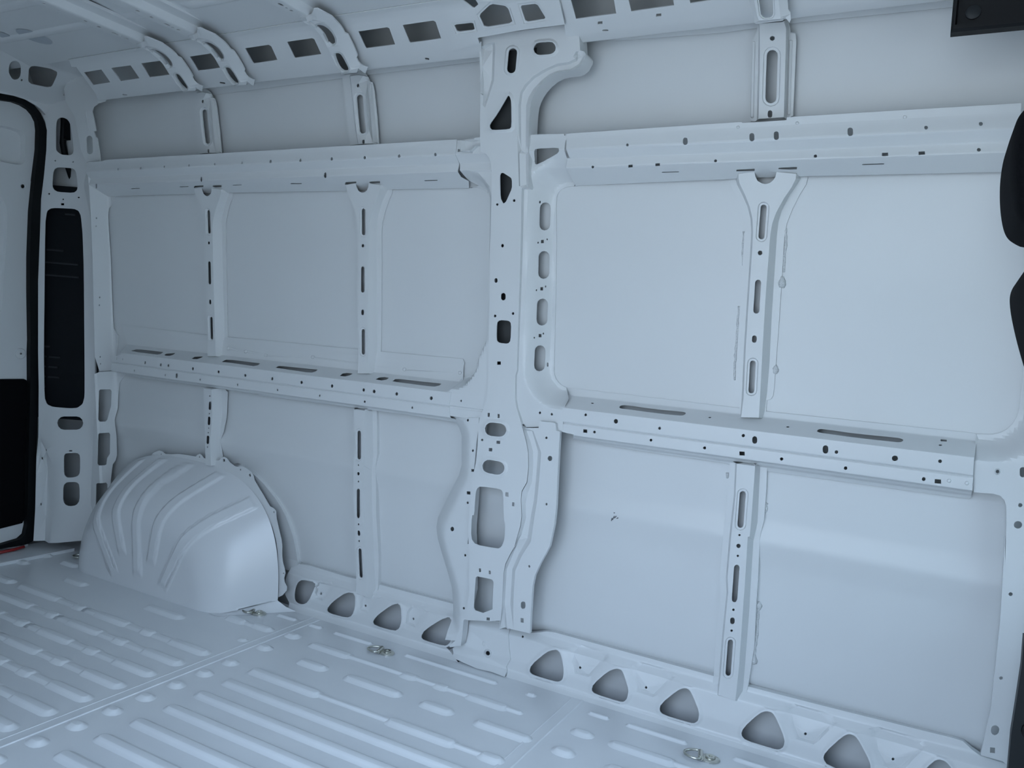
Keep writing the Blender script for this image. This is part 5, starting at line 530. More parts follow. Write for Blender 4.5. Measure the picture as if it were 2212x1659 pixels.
wall_left = tag(link('wall_left', mesh('wall_left', V, F), PAINT), kind='structure')

# load floor
floor_me = mesh('floor', [(-3.2, -.14, 0), (.75, -.14, 0), (.75, 2.10, 0), (-3.2, 2.10, 0), (-3.2, -.14, -.06), (.75, -.14, -.06)], [(0, 1, 2, 3), (4, 5, 1, 0)], smooth=False)
floor = tag(link('floor', floor_me, FLOORP), kind='structure')
_rc = {}
def ridge_mesh(L, w, h):
    k = (round(L, 3), w, h)
    if k in _rc: return _rc[k]
    def stad(a, r, z, n=7):
        o = []
        a = max(a, .0005)
        for i in range(n): t = -math.pi / 2 + math.pi * i / (n - 1); o.append((a + r * math.cos(t), r * math.sin(t), z))
        for i in range(n): t = math.pi / 2 + math.pi * i / (n - 1); o.append((-a + r * math.cos(t), r * math.sin(t), z))
        return o
    a = L / 2 - w
    s = min(.015, w * .66)
    V, F = rings([stad(a, w + .003, -.0004), stad(a, w, .0006), stad(a, w - s * .5, h * .55), stad(a, w - s * .85, h * .95), stad(a, w - s * 1.02, h)])
    _rc[k] = mesh('floor_ridge', V, F)
    return _rc[k]
def ridge(x0, x1, y, w=.022, h=.009, name='floor_ridge'):
    me = ridge_mesh(x1 - x0, w, h)
    o = link(name, me, FLOORP, floor)
    o.location = ((x0 + x1) / 2, y, 0)
    return o
ROWS = [1.635, 1.541, 1.448, 1.354, 1.260, 1.166, 1.072, .978, .884, .790]
for i, y in enumerate(ROWS):
    for a, b in ((-2.763, -2.522), (-2.454, -2.387), (-2.339, -2.164), (-2.114, -2.041), (-1.98, -1.808)):
        ridge(a, b, y)
    for a, b in ((-2.55, -2.36), (-2.42, -2.30), (-2.20, -2.08), (-2.08, -1.94)):
        ridge(a, b, y, .0165, .0050)
    ridge(-3.03, -2.80, y)
    ridge(-1.745, -1.69, y, .021, .009, 'floor_dimple')
    if i == 0:
        ridge(-1.638, -1.37, y); ridge(-1.40, -1.12, y, .010, .0055); ridge(-1.152, -.935, y); ridge(-.97, -.85, y, .010, .0055); ridge(-.876, -.802, y)
    else:
        ridge(-1.638, -.815, y)
    ridge(-.74, -.676, y, .021, .009, 'floor_dimple')
    ridge(-.635, .10, y)
    ridge(.16, .60, y)
for y, s in ((1.768, 1), (1.886, 1), (2.003, 1), (.66, 1), (.54, 1)):
    pass
for a, b in ((-1.578, -1.468), (-1.402, -1.20), (-1.138, -1.03), (-.966, -.795), (-.74, -.677), (-.60, -.42), (-.36, -.16)): ridge(a, b, 1.768)
for a, b, w in ((-1.64, -1.47, .022), (-1.49, -1.27, .010), (-1.289, -1.223, .021), (-1.24, -1.15, .010), (-1.172, -1.114, .021), (-1.13, -1.04, .010), (-1.063, -.923, .022), (-.94, -.882, .010), (-.74, -.675, .021), (-.634, -.455, .022), (-.47, -.30, .010), (-.30, .02, .022)):
    ridge(a, b, 1.884, w, .0075 if w > .015 else .0055)
for a, b in ((-1.644, -1.487), (-1.358, -1.028), (-.74, -.678), (-.63, -.462), (-.345, -.10), (-1.752, -1.696), (-1.895, -1.81)): ridge(a, b, 2.003, .0105, .006)
ridge(-.932, -.900, 2.001, .0115, .006, 'floor_dimple')
ridge(-1.752, -1.694, 1.773, .021, .009, 'floor_dimple'); ridge(-1.752, -1.694, 1.896, .021, .009, 'floor_dimple')
ridge(-2.278, -2.095, 1.778, .022); ridge(-2.003, -1.91, 1.878, .020); ridge(-1.93, -1.85, 1.880, .012, .005); ridge(-1.89, -1.80, 1.884, .020)
ridge(-1.835, -1.80, 1.775, .014, .006, 'floor_dimple')
ridge(-2.915, -2.815, 1.885, .020); ridge(-3.093, -2.972, 1.785, .020); ridge(-3.07, -3.0, 1.89, .02); ridge(-2.72, -2.60, 1.775, .020)
for y in (.66, .54, .42):
    for a, b in ((-3.0, -2.5), (-1.60, -1.30), (-1.2, -.85), (-.6, -.1)): ridge(a, b, y)
for xs in (-1.772, -.797):
    V, F = [], []
    for x0, x1, h in ((xs - .016, xs + .016, .0011), (xs - .0165, xs - .0145, .0022), (xs + .0140, xs + .0162, .0024)):
        b = len(V)
        V += [(x0 - .002, .15, 0), (x0 - .002, 2.06, 0), (x0, .15, h), (x0, 2.06, h), (x1, .15, h), (x1, 2.06, h), (x1 + .002, .15, 0), (x1 + .002, 2.06, 0)]
        F += [(b, b + 2, b + 3, b + 1), (b + 2, b + 4, b + 5, b + 3), (b + 4, b + 6, b + 7, b + 5)]
    link('floor_seam', mesh('floor_seam', V, F, smooth=False), FLOORP, floor)
V, F = [], []
box(V, F, -3.19, -3.02, .25, 2.0, -.01, .012)
link('floor_threshold', mesh('floor_threshold', V, F, smooth=False), FLOORP, floor)

# roof skin
def roof_z(y): return 1.8485 + .036 * max(0, 1 - ((y - 1.00) / .70) ** 2)
V, F = [], []
ys = np.linspace(.30, 1.70, 28)
xs = np.concatenate([np.linspace(-3.2, .62, 40)])
for x in xs:
    for y in ys: V.append((x, y, roof_z(y)))
n = len(ys)
for i in range(len(xs) - 1):
    for k in range(n - 1): F.append((i * n + k, i * n + k + 1, (i + 1) * n + k + 1, (i + 1) * n + k))
ceiling = tag(link('ceiling', mesh('ceiling', V, F), PAINT), kind='structure')
def swage(x0, x1, y, w=.020, h=.007):
    V, F = [], []
    m = 10
    pr = [(-w, 0), (-w * .55, .8), (-.25 * w, 1), (.25 * w, 1), (w * .55, .8), (w, 0)]
    for i in range(m + 1):
        x = x0 + (x1 - x0) * i / m
        e = 0 if i in (0, m) else 1
        for dy, k in pr: V.append((x, y + dy, roof_z(y + dy) + .0008 - h * k * e))
    for i in range(m):
        for k in range(len(pr) - 1): F.append((i * 6 + k, i * 6 + k + 1, (i + 1) * 6 + k + 1, (i + 1) * 6 + k))
    link('roof_swage', mesh('roof_swage', V, F), PAINT, ceiling)
for y in (1.53, 1.38, 1.23, 1.08, .93, .78):
    for a, b in ((-2.96, -2.34), (-2.20, -2.10), (-1.95, -1.67), (-1.50, -1.12), (-.98, -.46), (-.30, .5)):
        swage(a, b, y)
for x, y, r in ((-2.86, 1.42, .035), (-2.67, 1.54, .045), (-2.62, 1.30, .035), (-2.78, 1.50, .025)):
    V = [(x + r * math.cos(t), y + r * 1.2 * math.sin(t), roof_z(y + r * 1.2 * math.sin(t)) - .0015) for t in np.linspace(0, 2 * math.pi, 17)[:-1]]
    link('damping_patch', mesh('damping_patch', V, [tuple(range(16))[::-1]], smooth=False), GREYP, ceiling)

# rear end: outer rear panel behind everything
V, F = [], []
box(V, F, -3.34, -3.30, -.2, 2.2, -.3, 2.0)
tag(link('wall_rear', mesh('wall_rear', V, F, smooth=False), PAINT), kind='structure')

V, F = [], []
box(V, F, -3.34, .80, -.18, 2.20, -.31, -.25)
box(V, F, -3.34, .80, -.18, -.12, -.31, -.06)
tag(link('underbody', mesh('underbody', V, F, smooth=False), PAINT), kind='structure')
# near side with the open side door, cab shell (out of frame, they shape the light)
V, F = [], []
box(V, F, -3.3, -1.08, -.18, -.12, -.1, 1.98)
box(V, F, -1.08, .16, -.18, -.12, 1.74, 1.98)
box(V, F, .16, .62, -.18, -.12, -.1, 1.98)
tag(link('wall_right', mesh('wall_right', V, F, smooth=False), PAINT), kind='structure')
V, F = [], []
box(V, F, -3.3, .75, -.18, .34, 1.88, 1.98)
box(V, F, -3.3, .75, .30, 1.62, 1.97, 1.985)
tag(link('roof_outer', mesh('roof_outer', V, F, smooth=False), PAINT), kind='structure')

# cab beyond the load area
CABT = new_mat('dark_cab_trim', (.035, .037, .04), .6)
def cab_panel(name, *boxes):
    V, F = [], []
    for b in boxes: box(V, F, *b)
    tag(link(name, mesh(name, V, F, smooth=False), CABT), kind='structure')
cab_panel('trim_1', (.62, .80, -.18, -.12, -.1, 1.98), (.80, 2.6, -.18, -.12, -.3, .62), (.80, 1.45, -.18, -.12, 1.15, 1.98))
cab_panel('trim_2', (.62, .80, 2.12, 2.18, -.1, 1.98), (.80, 2.6, 2.12, 2.18, -.3, .62), (.80, 1.45, 2.12, 2.18, 1.15, 1.98))
cab_panel('trim_3', (.75, 1.45, -.18, 2.18, 1.50, 1.98))
cab_panel('trim_4', (.62, 2.6, -.18, 2.18, -.36, -.30))
cab_panel('wall_front', (2.55, 2.6, -.18, 2.18, -.3, .70))
V, F = [], []
b = 0
V += [(1.45, -.10, 1.50), (1.45, 2.12, 1.50), (2.30, 2.12, .68), (2.30, -.10, .68), (1.458, -.10, 1.506), (1.458, 2.12, 1.506), (2.308, 2.12, .686), (2.308, -.10, .686)]
F += [(0, 1, 2, 3), (7, 6, 5, 4), (0, 4, 5, 1), (1, 5, 6, 2), (2, 6, 7, 3), (3, 7, 4, 0)]
tag(link('window_1', mesh('window_1', V, F, smooth=False), GLASS), kind='structure')
dash_prof = [(1.75, -.3), (1.72, .30), (1.80, .52), (1.95, .60), (2.5, .62), (2.5, -.3)]
V = [(x, y, z) for y in (-.10, 2.10) for x, z in dash_prof]
F = [(k, (k + 1) % 6, 6 + (k + 1) % 6, 6 + k) for k in range(6)] + [tuple(range(6))[::-1], tuple(range(6, 12))]
tag(link('dashboard', mesh('dashboard', V, F, smooth=False), BLACK), 'black plastic dashboard under the windscreen at the front of the cab', 'dashboard')
V, F = [], []
box(V, F, -40, 40, -40, 40, -.62, -.57)
tag(link('ground', mesh('ground', V, F, smooth=False), ASPHALT), kind='structure')

# ================================================================ FRAMING OF THE FAR WALL
def thing(key, name, label, cat, group=None, mat=None, shift=(0, 0, 0)):
    return tag(sheet(key, name, mat, None, shift), label, cat, group)
thing('waist_right', 'waist_rail', 'long ribbed white waist rail with oval and square holes, right of the tall pillar', 'rail')
thing('waist_left', 'waist_rail', 'long ribbed white waist rail with a row of small dots, left of the tall pillar', 'rail')
thing('lower_right', 'lower_rail', 'white lower rail with two long slots in its ledge, right of the tall pillar', 'rail')
thing('lower_left', 'lower_rail', 'white lower rail with many short slots in its ledge, above the wheel arch', 'rail')
thing('frame_right', 'bay_frame', 'white pressed frame with four upright oval holes beside the tall pillar', 'frame')
thing('frame_left_rear', 'bay_frame', 'narrow white frame upright in the rear corner above the lower rail', 'frame')
thing('frame_up_rear', 'bay_frame', 'white frame corner with an upright slot at the rear, above the left waist rail', 'frame')
thing('frame_left_front', 'bay_frame', 'white curved frame corner running down the left edge of the tall pillar', 'frame')
thing('frame_low_rear', 'bay_frame', 'white frame upright with three tall rectangular holes left of the wheel arch', 'frame')
thing('frame_low_front', 'bay_frame', 'wavy-edged white flange frame at the lower left of the tall pillar', 'frame')
thing('front_post', 'front_post', 'white body post with round holes at the far right behind the black seat', 'post')
pil = tag(empty('pillar', (-1.06, 2.05, 0)), 'tall white centre pillar full of oval, square and triangular holes', 'pillar')
for k, n in (('pillar', 'face_panel'), ('pillar_leg', 'flange_leg'), ('foot', 'foot_plate'), ('clip', 'rail_bracket')):
    keep(sheet(k, n), pil)

PILLAR_SHADE = new_mat('pillar_shade_grey', (.055, .058, .06), .6)  # dark plate added inside the pillar, its colour stands in for shade
V = [(x, float(np.interp(z, [.86, .92, 1.3, 1.5, 1.66, 1.78], [1.927, 1.922, 1.887, 1.862, 1.842, 1.829])) + .048, z) for z in (.86, .92, 1.3, 1.5, 1.66, 1.78) for x in (-1.10 if z < 1.4 else -1.142, -1.00)]
F = [(2 * k, 2 * k + 1, 2 * k + 3, 2 * k + 2) for k in range(5)]
keep(link('shade_plate', mesh('shade_plate', V, F), PILLAR_SHADE), pil)['label'] = 'dark plate added as shade inside the pillar'

# uprights: the same pressing stands in three places
RIBX = (-.385, -1.585, -2.268)
LAB = (('rightmost', 'right of the tall pillar'), ('middle', 'first left of the tall pillar'), ('leftmost', 'nearest the rear doors'))
def upright(key, name, labels, group, xs, ys=None):
    base = None
    out = []
    for i, x in enumerate(xs):
        if base is None:
            o = sheet(key, name)
            base = o
        else:
            o = base.copy()
            COL.objects.link(o)
        o.location = (x, (ys[i] if ys else 0), 0)
        tag(o, labels[i], 'rib', group)
        out.append(o)
    return out
ribs_mid = upright('rib_mid', 'wall_rib', ('white upright rib with a flared top in the middle of the right window bay', 'white flared rib in the left bay, the nearer one to the tall pillar', 'white flared rib in the left bay, the one nearest the rear doors'), 'flared ribs between the waist rail and the lower rail', RIBX)
upright('rib_up', 'upper_rib', ('short white rib with one long oval slot above the right waist rail',), 'short slotted ribs above the waist rail', RIBX[:1])
upright('rib_up_left', 'upper_rib', ('short white slotted rib above the left waist rail, nearer the tall pillar', 'short white slotted rib above the left waist rail, nearest the rear doors'), 'short slotted ribs above the waist rail', (-1.589, -2.268))
ribs_low = upright('rib_low', 'lower_rib', ('tall white slotted rib below the right lower rail, standing on the sill', 'tall white slotted rib between wheel arch and pillar, below the lower rail'), 'slotted ribs below the lower rail', (-.385, -1.592))
tag(sheet('rib_short', 'lower_rib'), 'short white perforated rib ending on top of the wheel arch', 'rib', 'slotted ribs below the lower rail')
thing('sill_left', 'sill_panel', 'white sill pressing with four holes between wheel arch and pillar foot', 'sill')
thing('sill_right', 'sill_panel', 'white sill pressing with a row of rounded triangular holes right of the pillar', 'sill')

# squeezed-out sealant along the rib flanges
def bead(pts, parent, r=.004, lumps=(), yo=.0):
    rnd = random.Random(len(pts) * 31 + int(pts[0][1] * 1e4))
    P = []
    R = []
    for (x0, z0), (x1, z1) in zip(pts[:-1], pts[1:]):
        L = math.hypot(x1 - x0, z1 - z0)
        n = max(3, int(L / .008))
        for i in range(n):
            t = i / n
            x, z = x0 + (x1 - x0) * t, z0 + (z1 - z0) * t
            P.append((x + rnd.uniform(-.0012, .0012), float(skin_y(z)) - .001 + yo, z))
            rr = r * rnd.uniform(.55, 1.3)
            for lx, lr in lumps:
                if abs(z - lx) < lr: rr = max(rr, lr * math.sqrt(max(.05, 1 - ((z - lx) / lr) ** 2)) * .7)
            R.append(rr)
    V, F = [], []
    tube(V, F, P, R, 6)
    o = link('sealant_bead', mesh('sealant_bead', V, F), SEALANT)
    o['label'] = 'rough grey sealant bead'
    keep(o, parent)
for pts, k, lumps in BEADS:
    bead(pts, ribs_mid[0] if k == 0 else ribs_low[0], .0035, lumps)

# wheel arch
arch = tag(empty('wheel_arch', (-2.43, 2.0, 0)), 'large white rounded wheel arch with radiating ribs on the floor at the left', 'wheel arch')
nth, nst = 260, 120
TH = [math.pi * (i / (nth - 1)) for i in range(nth)]
def sup(t, xc, a, h, n):
    c, s = math.cos(t), math.sin(t)
    return xc + a * math.copysign(abs(c) ** (2 / n), c), h * abs(s) ** (2 / n)
RID = ((1.946, 2.345, .86, .027), (1.694, 1.94, .79, .025), (1.551, 1.62, .87, .026), (1.283, 1.361, .80, .027), (.835, .913, .86, .030))
V, F = [], []
grid = np.zeros((nst, nth, 3))
for i, t in enumerate(TH):
    x0, z0 = sup(t, -2.404, .488, .467, 2.8)
    x1, z1 = sup(t, -2.440, .375, .315, 2.35)
    P0 = Vector((x0, 2.020, z0))
    P1 = Vector((x1, 1.858, z1))
    P2 = Vector((-2.42 + .10 * math.cos(t), 1.857, -.06))
    A = P1 + (P0 - P1) * .42
    dn = (P2 - P1)
    B = P1 + dn * min(.55, .085 / max(dn.length, .01))
    for j in range(nst):
        s = j / (nst - 1)
        if s < .30: p = P0 + (A - P0) * (s / .30)
        elif s < .66:
            w = (s - .30) / .36
            p = (1 - w) ** 2 * A + 2 * w * (1 - w) * P1 + w * w * B
        else: p = B + (P2 - B) * ((s - .66) / .34)
        grid[j, i] = p
# the right foot of the shell climbs a little towards the wall
half = np.array(TH) < 1.4
zmin = .042 * np.clip((grid[:, :, 1] - 1.885) / .135, 0, 1)
grid[:, :, 2] = np.where(half[None, :] & (zmin > 0), np.maximum(grid[:, :, 2], zmin), grid[:, :, 2])
gu = np.gradient(grid, axis=0)
gv = np.gradient(grid, axis=1)
nr = np.cross(gv, gu)
nr /= np.linalg.norm(nr, axis=2)[:, :, None] + 1e-12
cen = np.array((-2.42, 2.2, .0))
flip = np.sum(nr * (grid - cen), axis=2) < 0
nr[flip] *= -1
for i, t in enumerate(TH):
    for j in range(nst):
        s = j / (nst - 1)
        hgt = 0
        for tw, tb, se, hw in RID:
            k = min(1, s / .55)
            tc = tw + (tb - tw) * k
            rad = max(.03, np.linalg.norm(grid[j, min(i + 1, nth - 1)] - grid[j, max(i - 1, 0)]) / (2 * math.pi / (nth - 1)))
            d = abs(t - tc) * rad
            e = max(0, min(1, (hw - d) / .007))
            es = max(0, min(1, (s - .03) / .03)) * max(0, min(1, (se - s) / .03))
            e = e * e * (3 - 2 * e) * es
            hgt = max(hgt, e)
        grid[j, i] += nr[j, i] * .007 * hgt
V = [tuple(p) for p in grid.reshape(-1, 3)]
for j in range(nst - 1):
    for i in range(nth - 1): F.append((j * nth + i, j * nth + i + 1, (j + 1) * nth + i + 1, (j + 1) * nth + i))
keep(link('arch_shell', mesh('arch_shell', V, F), ARCHP), arch)
V, F = [], []
A_ = [(-2.075 + (.147) * k / 8, 1.862 + .160 * k / 8, .042 * max(0, (1.862 + .160 * k / 8 - 1.885) / .135) + .001) for k in range(9)]
B_ = [(-2.03 + .16 * k / 8, 1.862 + .205 * k / 8, .0005) for k in range(9)]
V = A_ + [((a[0] + b[0]) / 2, (a[1] + b[1]) / 2, a[2] * .35 + .0008) for a, b in zip(A_, B_)] + B_
F = [(k, 9 + k, 10 + k, k + 1) for k in range(8)] + [(9 + k, 18 + k, 19 + k, 10 + k) for k in range(8)]
keep(link('foot_fillet', mesh('foot_fillet', V, F), ARCHP), arch)
keep(sheet('arch_flange', 'arch_flange'), arch)
keep(sheet('arch_outer', 'outer_arch'), arch)

# ================================================================ ROOF EDGE
thing('cant_left', 'roof_rail', 'sloping white roof rail with eight dark rectangular openings, left of the pillar', 'rail')
thing('cant_right', 'roof_rail', 'sloping white roof rail with dark rectangular openings, right of the pillar', 'rail')
thing('gusset', 'roof_gusset', 'white perforated plate with five-sided opening joining pillar top to roof', 'plate')
# bows across the roof with their end brackets
PROFILES['BOW'] = [(-.062, 1.868), (-.046, 1.866), (-.040, 1.860), (-.034, 1.838), (-.028, 1.833), (.010, 1.8325), (.017, 1.836), (.030, 1.852), (.036, 1.854), (.066, 1.857), (.068, 1.866)]
kn = np.array(PROFILES['BOW'])
arc_ = np.concatenate([[0], np.cumsum(np.hypot(*(kn[1:] - kn[:-1]).T))])
vc = float(np.interp(-.008, kn[:, 0], arc_))
def circ(u, v, ru, rv, n=10): return [(u + ru * math.cos(2 * math.pi * i / n), v + rv * math.sin(2 * math.pi * i / n)) for i in range(n)]
hol = []
for y, ru, rv in ((1.335, .006, .006), (1.376, .004, .003), (1.456, .006, .006), (1.499, .006, .006), (1.551, .011, .005), (1.571, .004, .0035), (1.59, .006, .005), (1.20, .006, .006), (1.0, .006, .006), (.85, .006, .006)):
    hol.append((circ(y, vc, ru, rv), 0))
BOWD = {'p': 'BOW', 'o': [(.56, 0), (1.655, 0), (1.655, arc_[-1]), (.56, arc_[-1])], 'H': hol, 'sk': .002}
bow_me = finish(build_sheet(BOWD, 'cross_member'))
bk_me = None
BOWL = ('white roof bow nearest the tall pillar with a two-slot end bracket', 'white roof bow nearest the rear doors with a two-slot end bracket', 'white roof bow between the other two slotted bows', 'white roof bow above the right window bay with one long oval slot')
for i, (x, dz) in enumerate(((-1.589, 0), (-2.268, 0), (-2.034, 0), (-.372, 0))):
    b_ = tag(empty('roof_bow', (x, 1.6, 1.85)), BOWL[i], 'roof bow', 'roof bows')
    c_ = link('cross_member', bow_me, None)
    c_.location = (x, 0, 0)
    keep(c_, b_)
    if i < 3:
        if bk_me is None: bk_me = finish(build_sheet(SHEETS['bracket'], 'end_bracket'))
        k_ = link('end_bracket', bk_me, None)
        k_.location = (x, 0, 0)
        keep(k_, b_)
    else:
        keep(sheet('bracket_front', 'end_bracket'), b_)

# ================================================================ REAR CORNER
thing('header', 'door_header', 'white beam over the rear door with an oval and a four-sided opening', 'beam')
rp = tag(empty('rear_pillar', (-3.1, 1.95, 0)), 'white rear corner pillar with large black lamp recess beside the rear door', 'pillar')
keep(sheet('rear_pillar', 'face_panel'), rp)
# lamp housing seen through the pillar
lamp = tag(empty('tail_lamp', (-3.17, 2.02, .56)), 'black back of the tail lamp filling the tall recess of the rear pillar', 'lamp')
V, F = [], []
V += [(x, y, z) for z in (.545, 1.47) for x, y in ((-3.150, 1.893), (-2.945, 2.002), (-2.965, 2.04), (-3.170, 1.93))]
F += [(0, 3, 2, 1), (4, 5, 6, 7), (0, 1, 5, 4), (1, 2, 6, 5), (2, 3, 7, 6), (3, 0, 4, 7)]
lh_ = keep(link('lamp_housing', mesh('lamp_housing', V, F, smooth=False), LAMPD), lamp)
LRIB = new_mat('lamp_rib_plastic', (.018, .021, .024), .5, spec=.3)
for z, y0, y1 in ((1.215, 1.915, 1.98), (1.165, 1.91, 2.04), (1.115, 1.915, 2.045), (1.40, 1.98, 2.03), (1.36, 1.98, 2.02), (.83, 1.92, 1.945), (.79, 1.92, 1.935), (.75, 1.92, 1.935), (.71, 1.92, 1.935), (.67, 1.92, 1.935), (.79, 1.945, 1.99), (.75, 1.945, 1.98), (.71, 1.945, 1.99)):
    V, F = [], []
    p0 = Vector((-3.165, 1.885, z)) + (y0 - 1.885) / .245 * Vector((.22, .117, 0))
    p1 = Vector((-3.165, 1.885, z)) + (y1 - 1.885) / .245 * Vector((.22, .117, 0))
    nv = Vector((.47, -.88, 0)) * .006
    V += [tuple(p + q + Vector((0, 0, dz))) for dz in (-.003, .003) for p, q in ((p0, nv), (p1, nv), (p1, nv * -.3), (p0, nv * -.3))]
    F += [(0, 3, 2, 1), (4, 5, 6, 7), (0, 1, 5, 4), (1, 2, 6, 5), (2, 3, 7, 6), (3, 0, 4, 7)]
    r_ = link('lamp_rib', mesh('lamp_rib', V, F, smooth=False), LRIB)
    r_.parent = lh_
cab_ = tag(empty('wiring_strap', (-3.13, 1.96, 1.5)), 'black strap and clip hanging inside the upper rear pillar openings', 'strap')
V, F = [], []
for pts, w in ((((-3.12, 1.925, 1.80), (-3.12, 1.93, 1.72), (-3.12, 1.93, 1.64), (-3.12, 1.945, 1.58), (-3.10, 1.965, 1.50), (-3.09, 1.975, 1.44)), .012),):
    tube(V, F, pts, w, 8)
keep(link('strap', mesh('strap', V, F), RUBBER), cab_)
V, F = [], []
box(V, F, -3.125, -3.095, 1.925, 1.965, 1.655, 1.745)
keep(link('clip', mesh('clip', V, F, smooth=False), RUBBER), cab_)

door = tag(sheet('door', 'door_1'), kind='structure')
def doorpart(key, name, mat):
    o = sheet(key, name, mat)
    o.parent = door
    return o
doorpart('door_trim', 'lower_trim', DEEP)['label'] = 'matt black lower trim'
V, F = [], []
box(V, F, -3.29, -3.255, .9, 1.95, -.1, 1.85)
link('outer_skin', mesh('outer_skin', V, F, smooth=False), PAINT, door)
V, F = [], []
tube(V, F, [(-3.13, 1.72, .018), (-3.13, 1.82, .020), (-3.13, 1.86, .024)], .006, 8)
link('reflector', mesh('reflector', V, F), RED, door)['label'] = 'dark red strip'
tag(sheet('seal', 'door_seal', RUBBER), 'thick black rubber seal round the rear door', 'seal')
# black wiring bits behind the wheel arch
wl = tag(empty('wiring_loom', (-2.76, 2.03, .30)), 'small black wiring loom peeping out behind the wheel arch', 'wiring')
V, F = [], []
tube(V, F, [(-2.84, 2.03, .23), (-2.80, 2.03, .285), (-2.765, 2.03, .30), (-2.735, 2.03, .335), (-2.70, 2.035, .345), (-2.68, 2.04, .365)], [.012, .018, .013, .020, .013, .017], 7)
keep(link('cable', mesh('cable', V, F), RUBBER), wl)
V, F = [], []
box(V, F, -2.815, -2.765, 2.01, 2.04, .265, .305)
keep(link('connector', mesh('connector', V, F, smooth=False), RUBBER), wl)

# ================================================================ TIE-DOWN RINGS
def ring(x, y, label, rot=0.0):
    r = tag(empty('tie_down_ring', (x, y, 0)), label, 'tie-down ring', 'tie-down rings on the floor')
    r.rotation_euler = (0, 0, rot)
    def loop(a, b, z, xo=0, n=20): return [(xo + a * math.cos(2 * math.pi * k / n), b * math.sin(2 * math.pi * k / n), z) for k in range(n)]
    V, F = rings([loop(.026, .020, .0003, .018), loop(.026, .020, .004, .018), loop(.024, .018, .0055, .018)])
    bp_ = link('base_plate', mesh('base_plate', V, F, angle=40), STEEL, r)
    V, F = rings([loop(.013, .013, .005, .020), loop(.013, .013, .008, .020), loop(.011, .011, .010, .020), loop(.005, .005, .0095, .020), loop(.0045, .0045, .007, .020)])
    link('bolt', mesh('bolt', V, F, angle=40), STEEL, bp_)
    V, F = [], []
    tube(V, F, [(-.004, -.017, .008), (-.004, .017, .008)], .0065, 10)
    link('hinge_barrel', mesh('hinge_barrel', V, F, angle=50), STEEL, r)
    V, F = [], []
    pts = [(-.004, -.020, .008)] + [(-.006 - .038 * math.sin(t), -.023 * math.cos(t), .0075) for t in np.linspace(.25, math.pi - .25, 16)] + [(-.004, .020, .008)]
    tube(V, F, pts, .0033, 8, closed=True)
    link('loop', mesh('loop', V, F), STEEL, r)
    return r
ring(-1.966, 1.963, 'steel tie-down ring on the floor in front of the wheel arch', .25)
ring(-1.428, 1.972, 'steel tie-down ring on the floor in front of the pillar foot', .25)
ring(-.412, 1.955, 'steel tie-down ring at the bottom right below the slotted rib', .25)
ring(-2.905, 1.962, 'steel tie-down ring half hidden behind the left side of the wheel arch', .25)

# ================================================================ CAB THINGS AT THE RIGHT EDGE
seat = tag(empty('driver_seat', (.45, 1.45, 0)), 'black cab seat with headrest seen from behind at the right edge', 'seat')
def arcp(pts, it=2):
    p = [np.array(v, float) for v in pts]
    for _ in range(it):
        o = []
        for i in range(len(p)):
            a, b2 = p[i], p[(i + 1) % len(p)]
            o += [a * .75 + b2 * .25, a * .25 + b2 * .75]
        p = o
    return [tuple(v) for v in p]
def cushion(prof, y0, y1, rnd=.05, n=6):
    """prof: closed X-Z outline; pillowed along Y with rounded sides"""
    c = np.mean(np.array(prof), axis=0)
    L = []
    for k in range(2 * n + 1):
        t = -math.pi / 2 + math.pi * k / (2 * n)
        y = (y0 + y1) / 2 + ((y1 - y0) / 2 - rnd) * (1 if t > 0 else -1 if t < 0 else 0) + rnd * math.sin(t)
        f = 1 - rnd * (1 - math.cos(t)) / .13
        L.append([(c[0] + (x - c[0]) * f, y, c[1] + (z - c[1]) * f) for x, z in prof])
    return rings(L, True, True)
V, F = cushion(arcp(HEADREST), 1.32, 1.58, .05)
hr_ = keep(link('headrest', mesh('headrest', V, F), FABRIC), seat)
V, F = cushion(arcp(BACKREST), 1.22, 1.68, .07)
keep(link('backrest', mesh('backrest', V, F), FABRIC), seat)
V, F = cushion(arcp([(.30, .42), (.30, .56), (.50, .62), (.85, .62), (.92, .55), (.88, .44)]), 1.20, 1.70, .06)
keep(link('seat_cushion', mesh('seat_cushion', V, F), FABRIC), seat)
for y in (1.39, 1.51):
    V, F = [], []
    tube(V, F, [(.152, y, 1.12), (.145, y, 1.25)], .007, 8)
    link('headrest_post', mesh('headrest_post', V, F), STEEL, hr_)
V, F = [], []
box(V, F, .34, .86, 1.24, 1.66, -.3, .43)
keep(link('pedestal', mesh('pedestal', V, F, smooth=False), BLACK), seat)
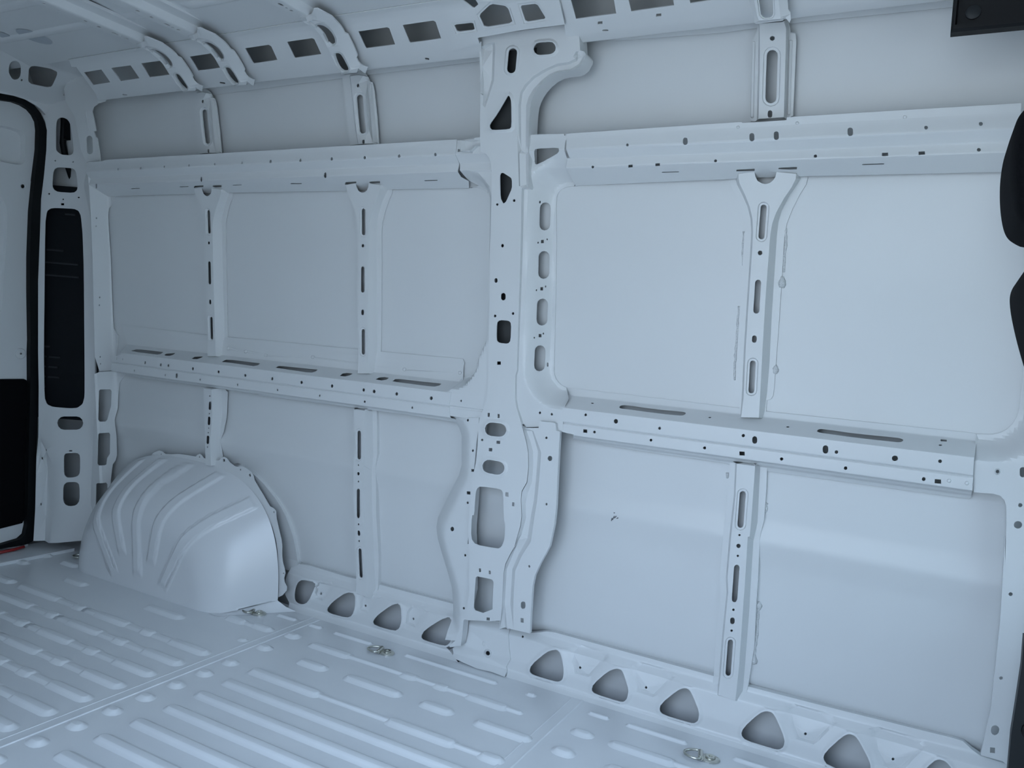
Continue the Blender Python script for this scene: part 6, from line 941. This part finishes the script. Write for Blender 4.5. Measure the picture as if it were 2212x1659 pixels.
# black side trim at floor level
tp_ = tag(empty('step_trim', (.3, 1.86, 0)), 'black plastic trim panel with a bolt at the bottom right corner', 'trim panel')
zz = [(.212, .50), (.214, .44), (.212, .36), (.210, .30), (.212, .22), (.216, .10), (.220, .0), (.60, .0), (.60, .50)]
V = [(x, y, z) for y in (1.85, 1.875) for x, z in zz]
n = len(zz)
F = [tuple(range(n)), tuple(range(n, 2 * n))[::-1]] + [(k, n + k, n + (k + 1) % n, (k + 1) % n) for k in range(n)]
GREYB = new_mat('dark_grey_plastic', (.012, .0145, .0165), .5, spec=.3)
keep(link('panel', mesh('panel', V, F, smooth=False), GREYB), tp_)
for z in (.315,):
    L = [[(.236 + r * math.cos(t), y, z + r * 1.5 * math.sin(t)) for t in np.linspace(0, 2 * math.pi, 15)[:-1]] for r, y in ((.011, 1.8505), (.010, 1.845), (.006, 1.843), (.005, 1.847))]
    V, F = rings(L)
    keep(link('bolt', mesh('bolt', V, F, angle=40), BLACK), tp_)
# overhead shelf end
sh = tag(empty('overhead_shelf', (.2, 1.75, 1.65)), 'black plastic overhead shelf end at the top right corner', 'shelf')
V, F = rings([[(x, y, z) for x, z in r] for y, r in (
    (1.728, [(-.030, 1.647), (.62, 1.647), (.62, 1.86), (-.034, 1.86)]),
    (1.705, [(-.030, 1.647), (.62, 1.647), (.62, 1.86), (-.034, 1.86)]),
    (1.70, [(-.026, 1.651), (.62, 1.651), (.62, 1.86), (-.030, 1.86)]),
    (1.70, [(-.024, 1.659), (.62, 1.659), (.62, 1.86), (-.026, 1.86)]),
    (1.715, [(-.021, 1.662), (.62, 1.662), (.62, 1.86), (-.023, 1.86)]))])
keep(link('shelf_body', mesh('shelf_body', V, F, angle=30), BLACK), sh)
L = [[(.004 + r * math.cos(t), y, 1.684 + r * math.sin(t)) for t in np.linspace(0, 2 * math.pi, 21)[:-1]] for r, y in ((.0135, 1.7155), (.0130, 1.712), (.0105, 1.7105))]
V, F = rings(L)
keep(link('round_boss', mesh('round_boss', V, F, angle=40), GREYB), sh)

# scuff on the lower right skin panel
for i, (x, z, l, a) in enumerate(((-.728, .541, .014, 1.1), (-.722, .545, .010, .9), (-.716, .543, .006, .5), (-.733, .536, .010, 1.3), (-.726, .556, .004, .2))):
    dx, dz = l / 2 * math.cos(a), l / 2 * math.sin(a)
    w = .0012
    V = []
    for sx, sz in ((-1, -1), (1, 1)):
        V += [(x + sx * dx - w * math.sin(a), float(skin_y(z + sz * dz)) - .0008, z + sz * dz + w * math.cos(a)), (x + sx * dx + w * math.sin(a), float(skin_y(z + sz * dz)) - .0008, z + sz * dz - w * math.cos(a))]
    link('scuff', mesh('scuff', V, [(0, 1, 3, 2)], smooth=False), SCUFF, wall_left)
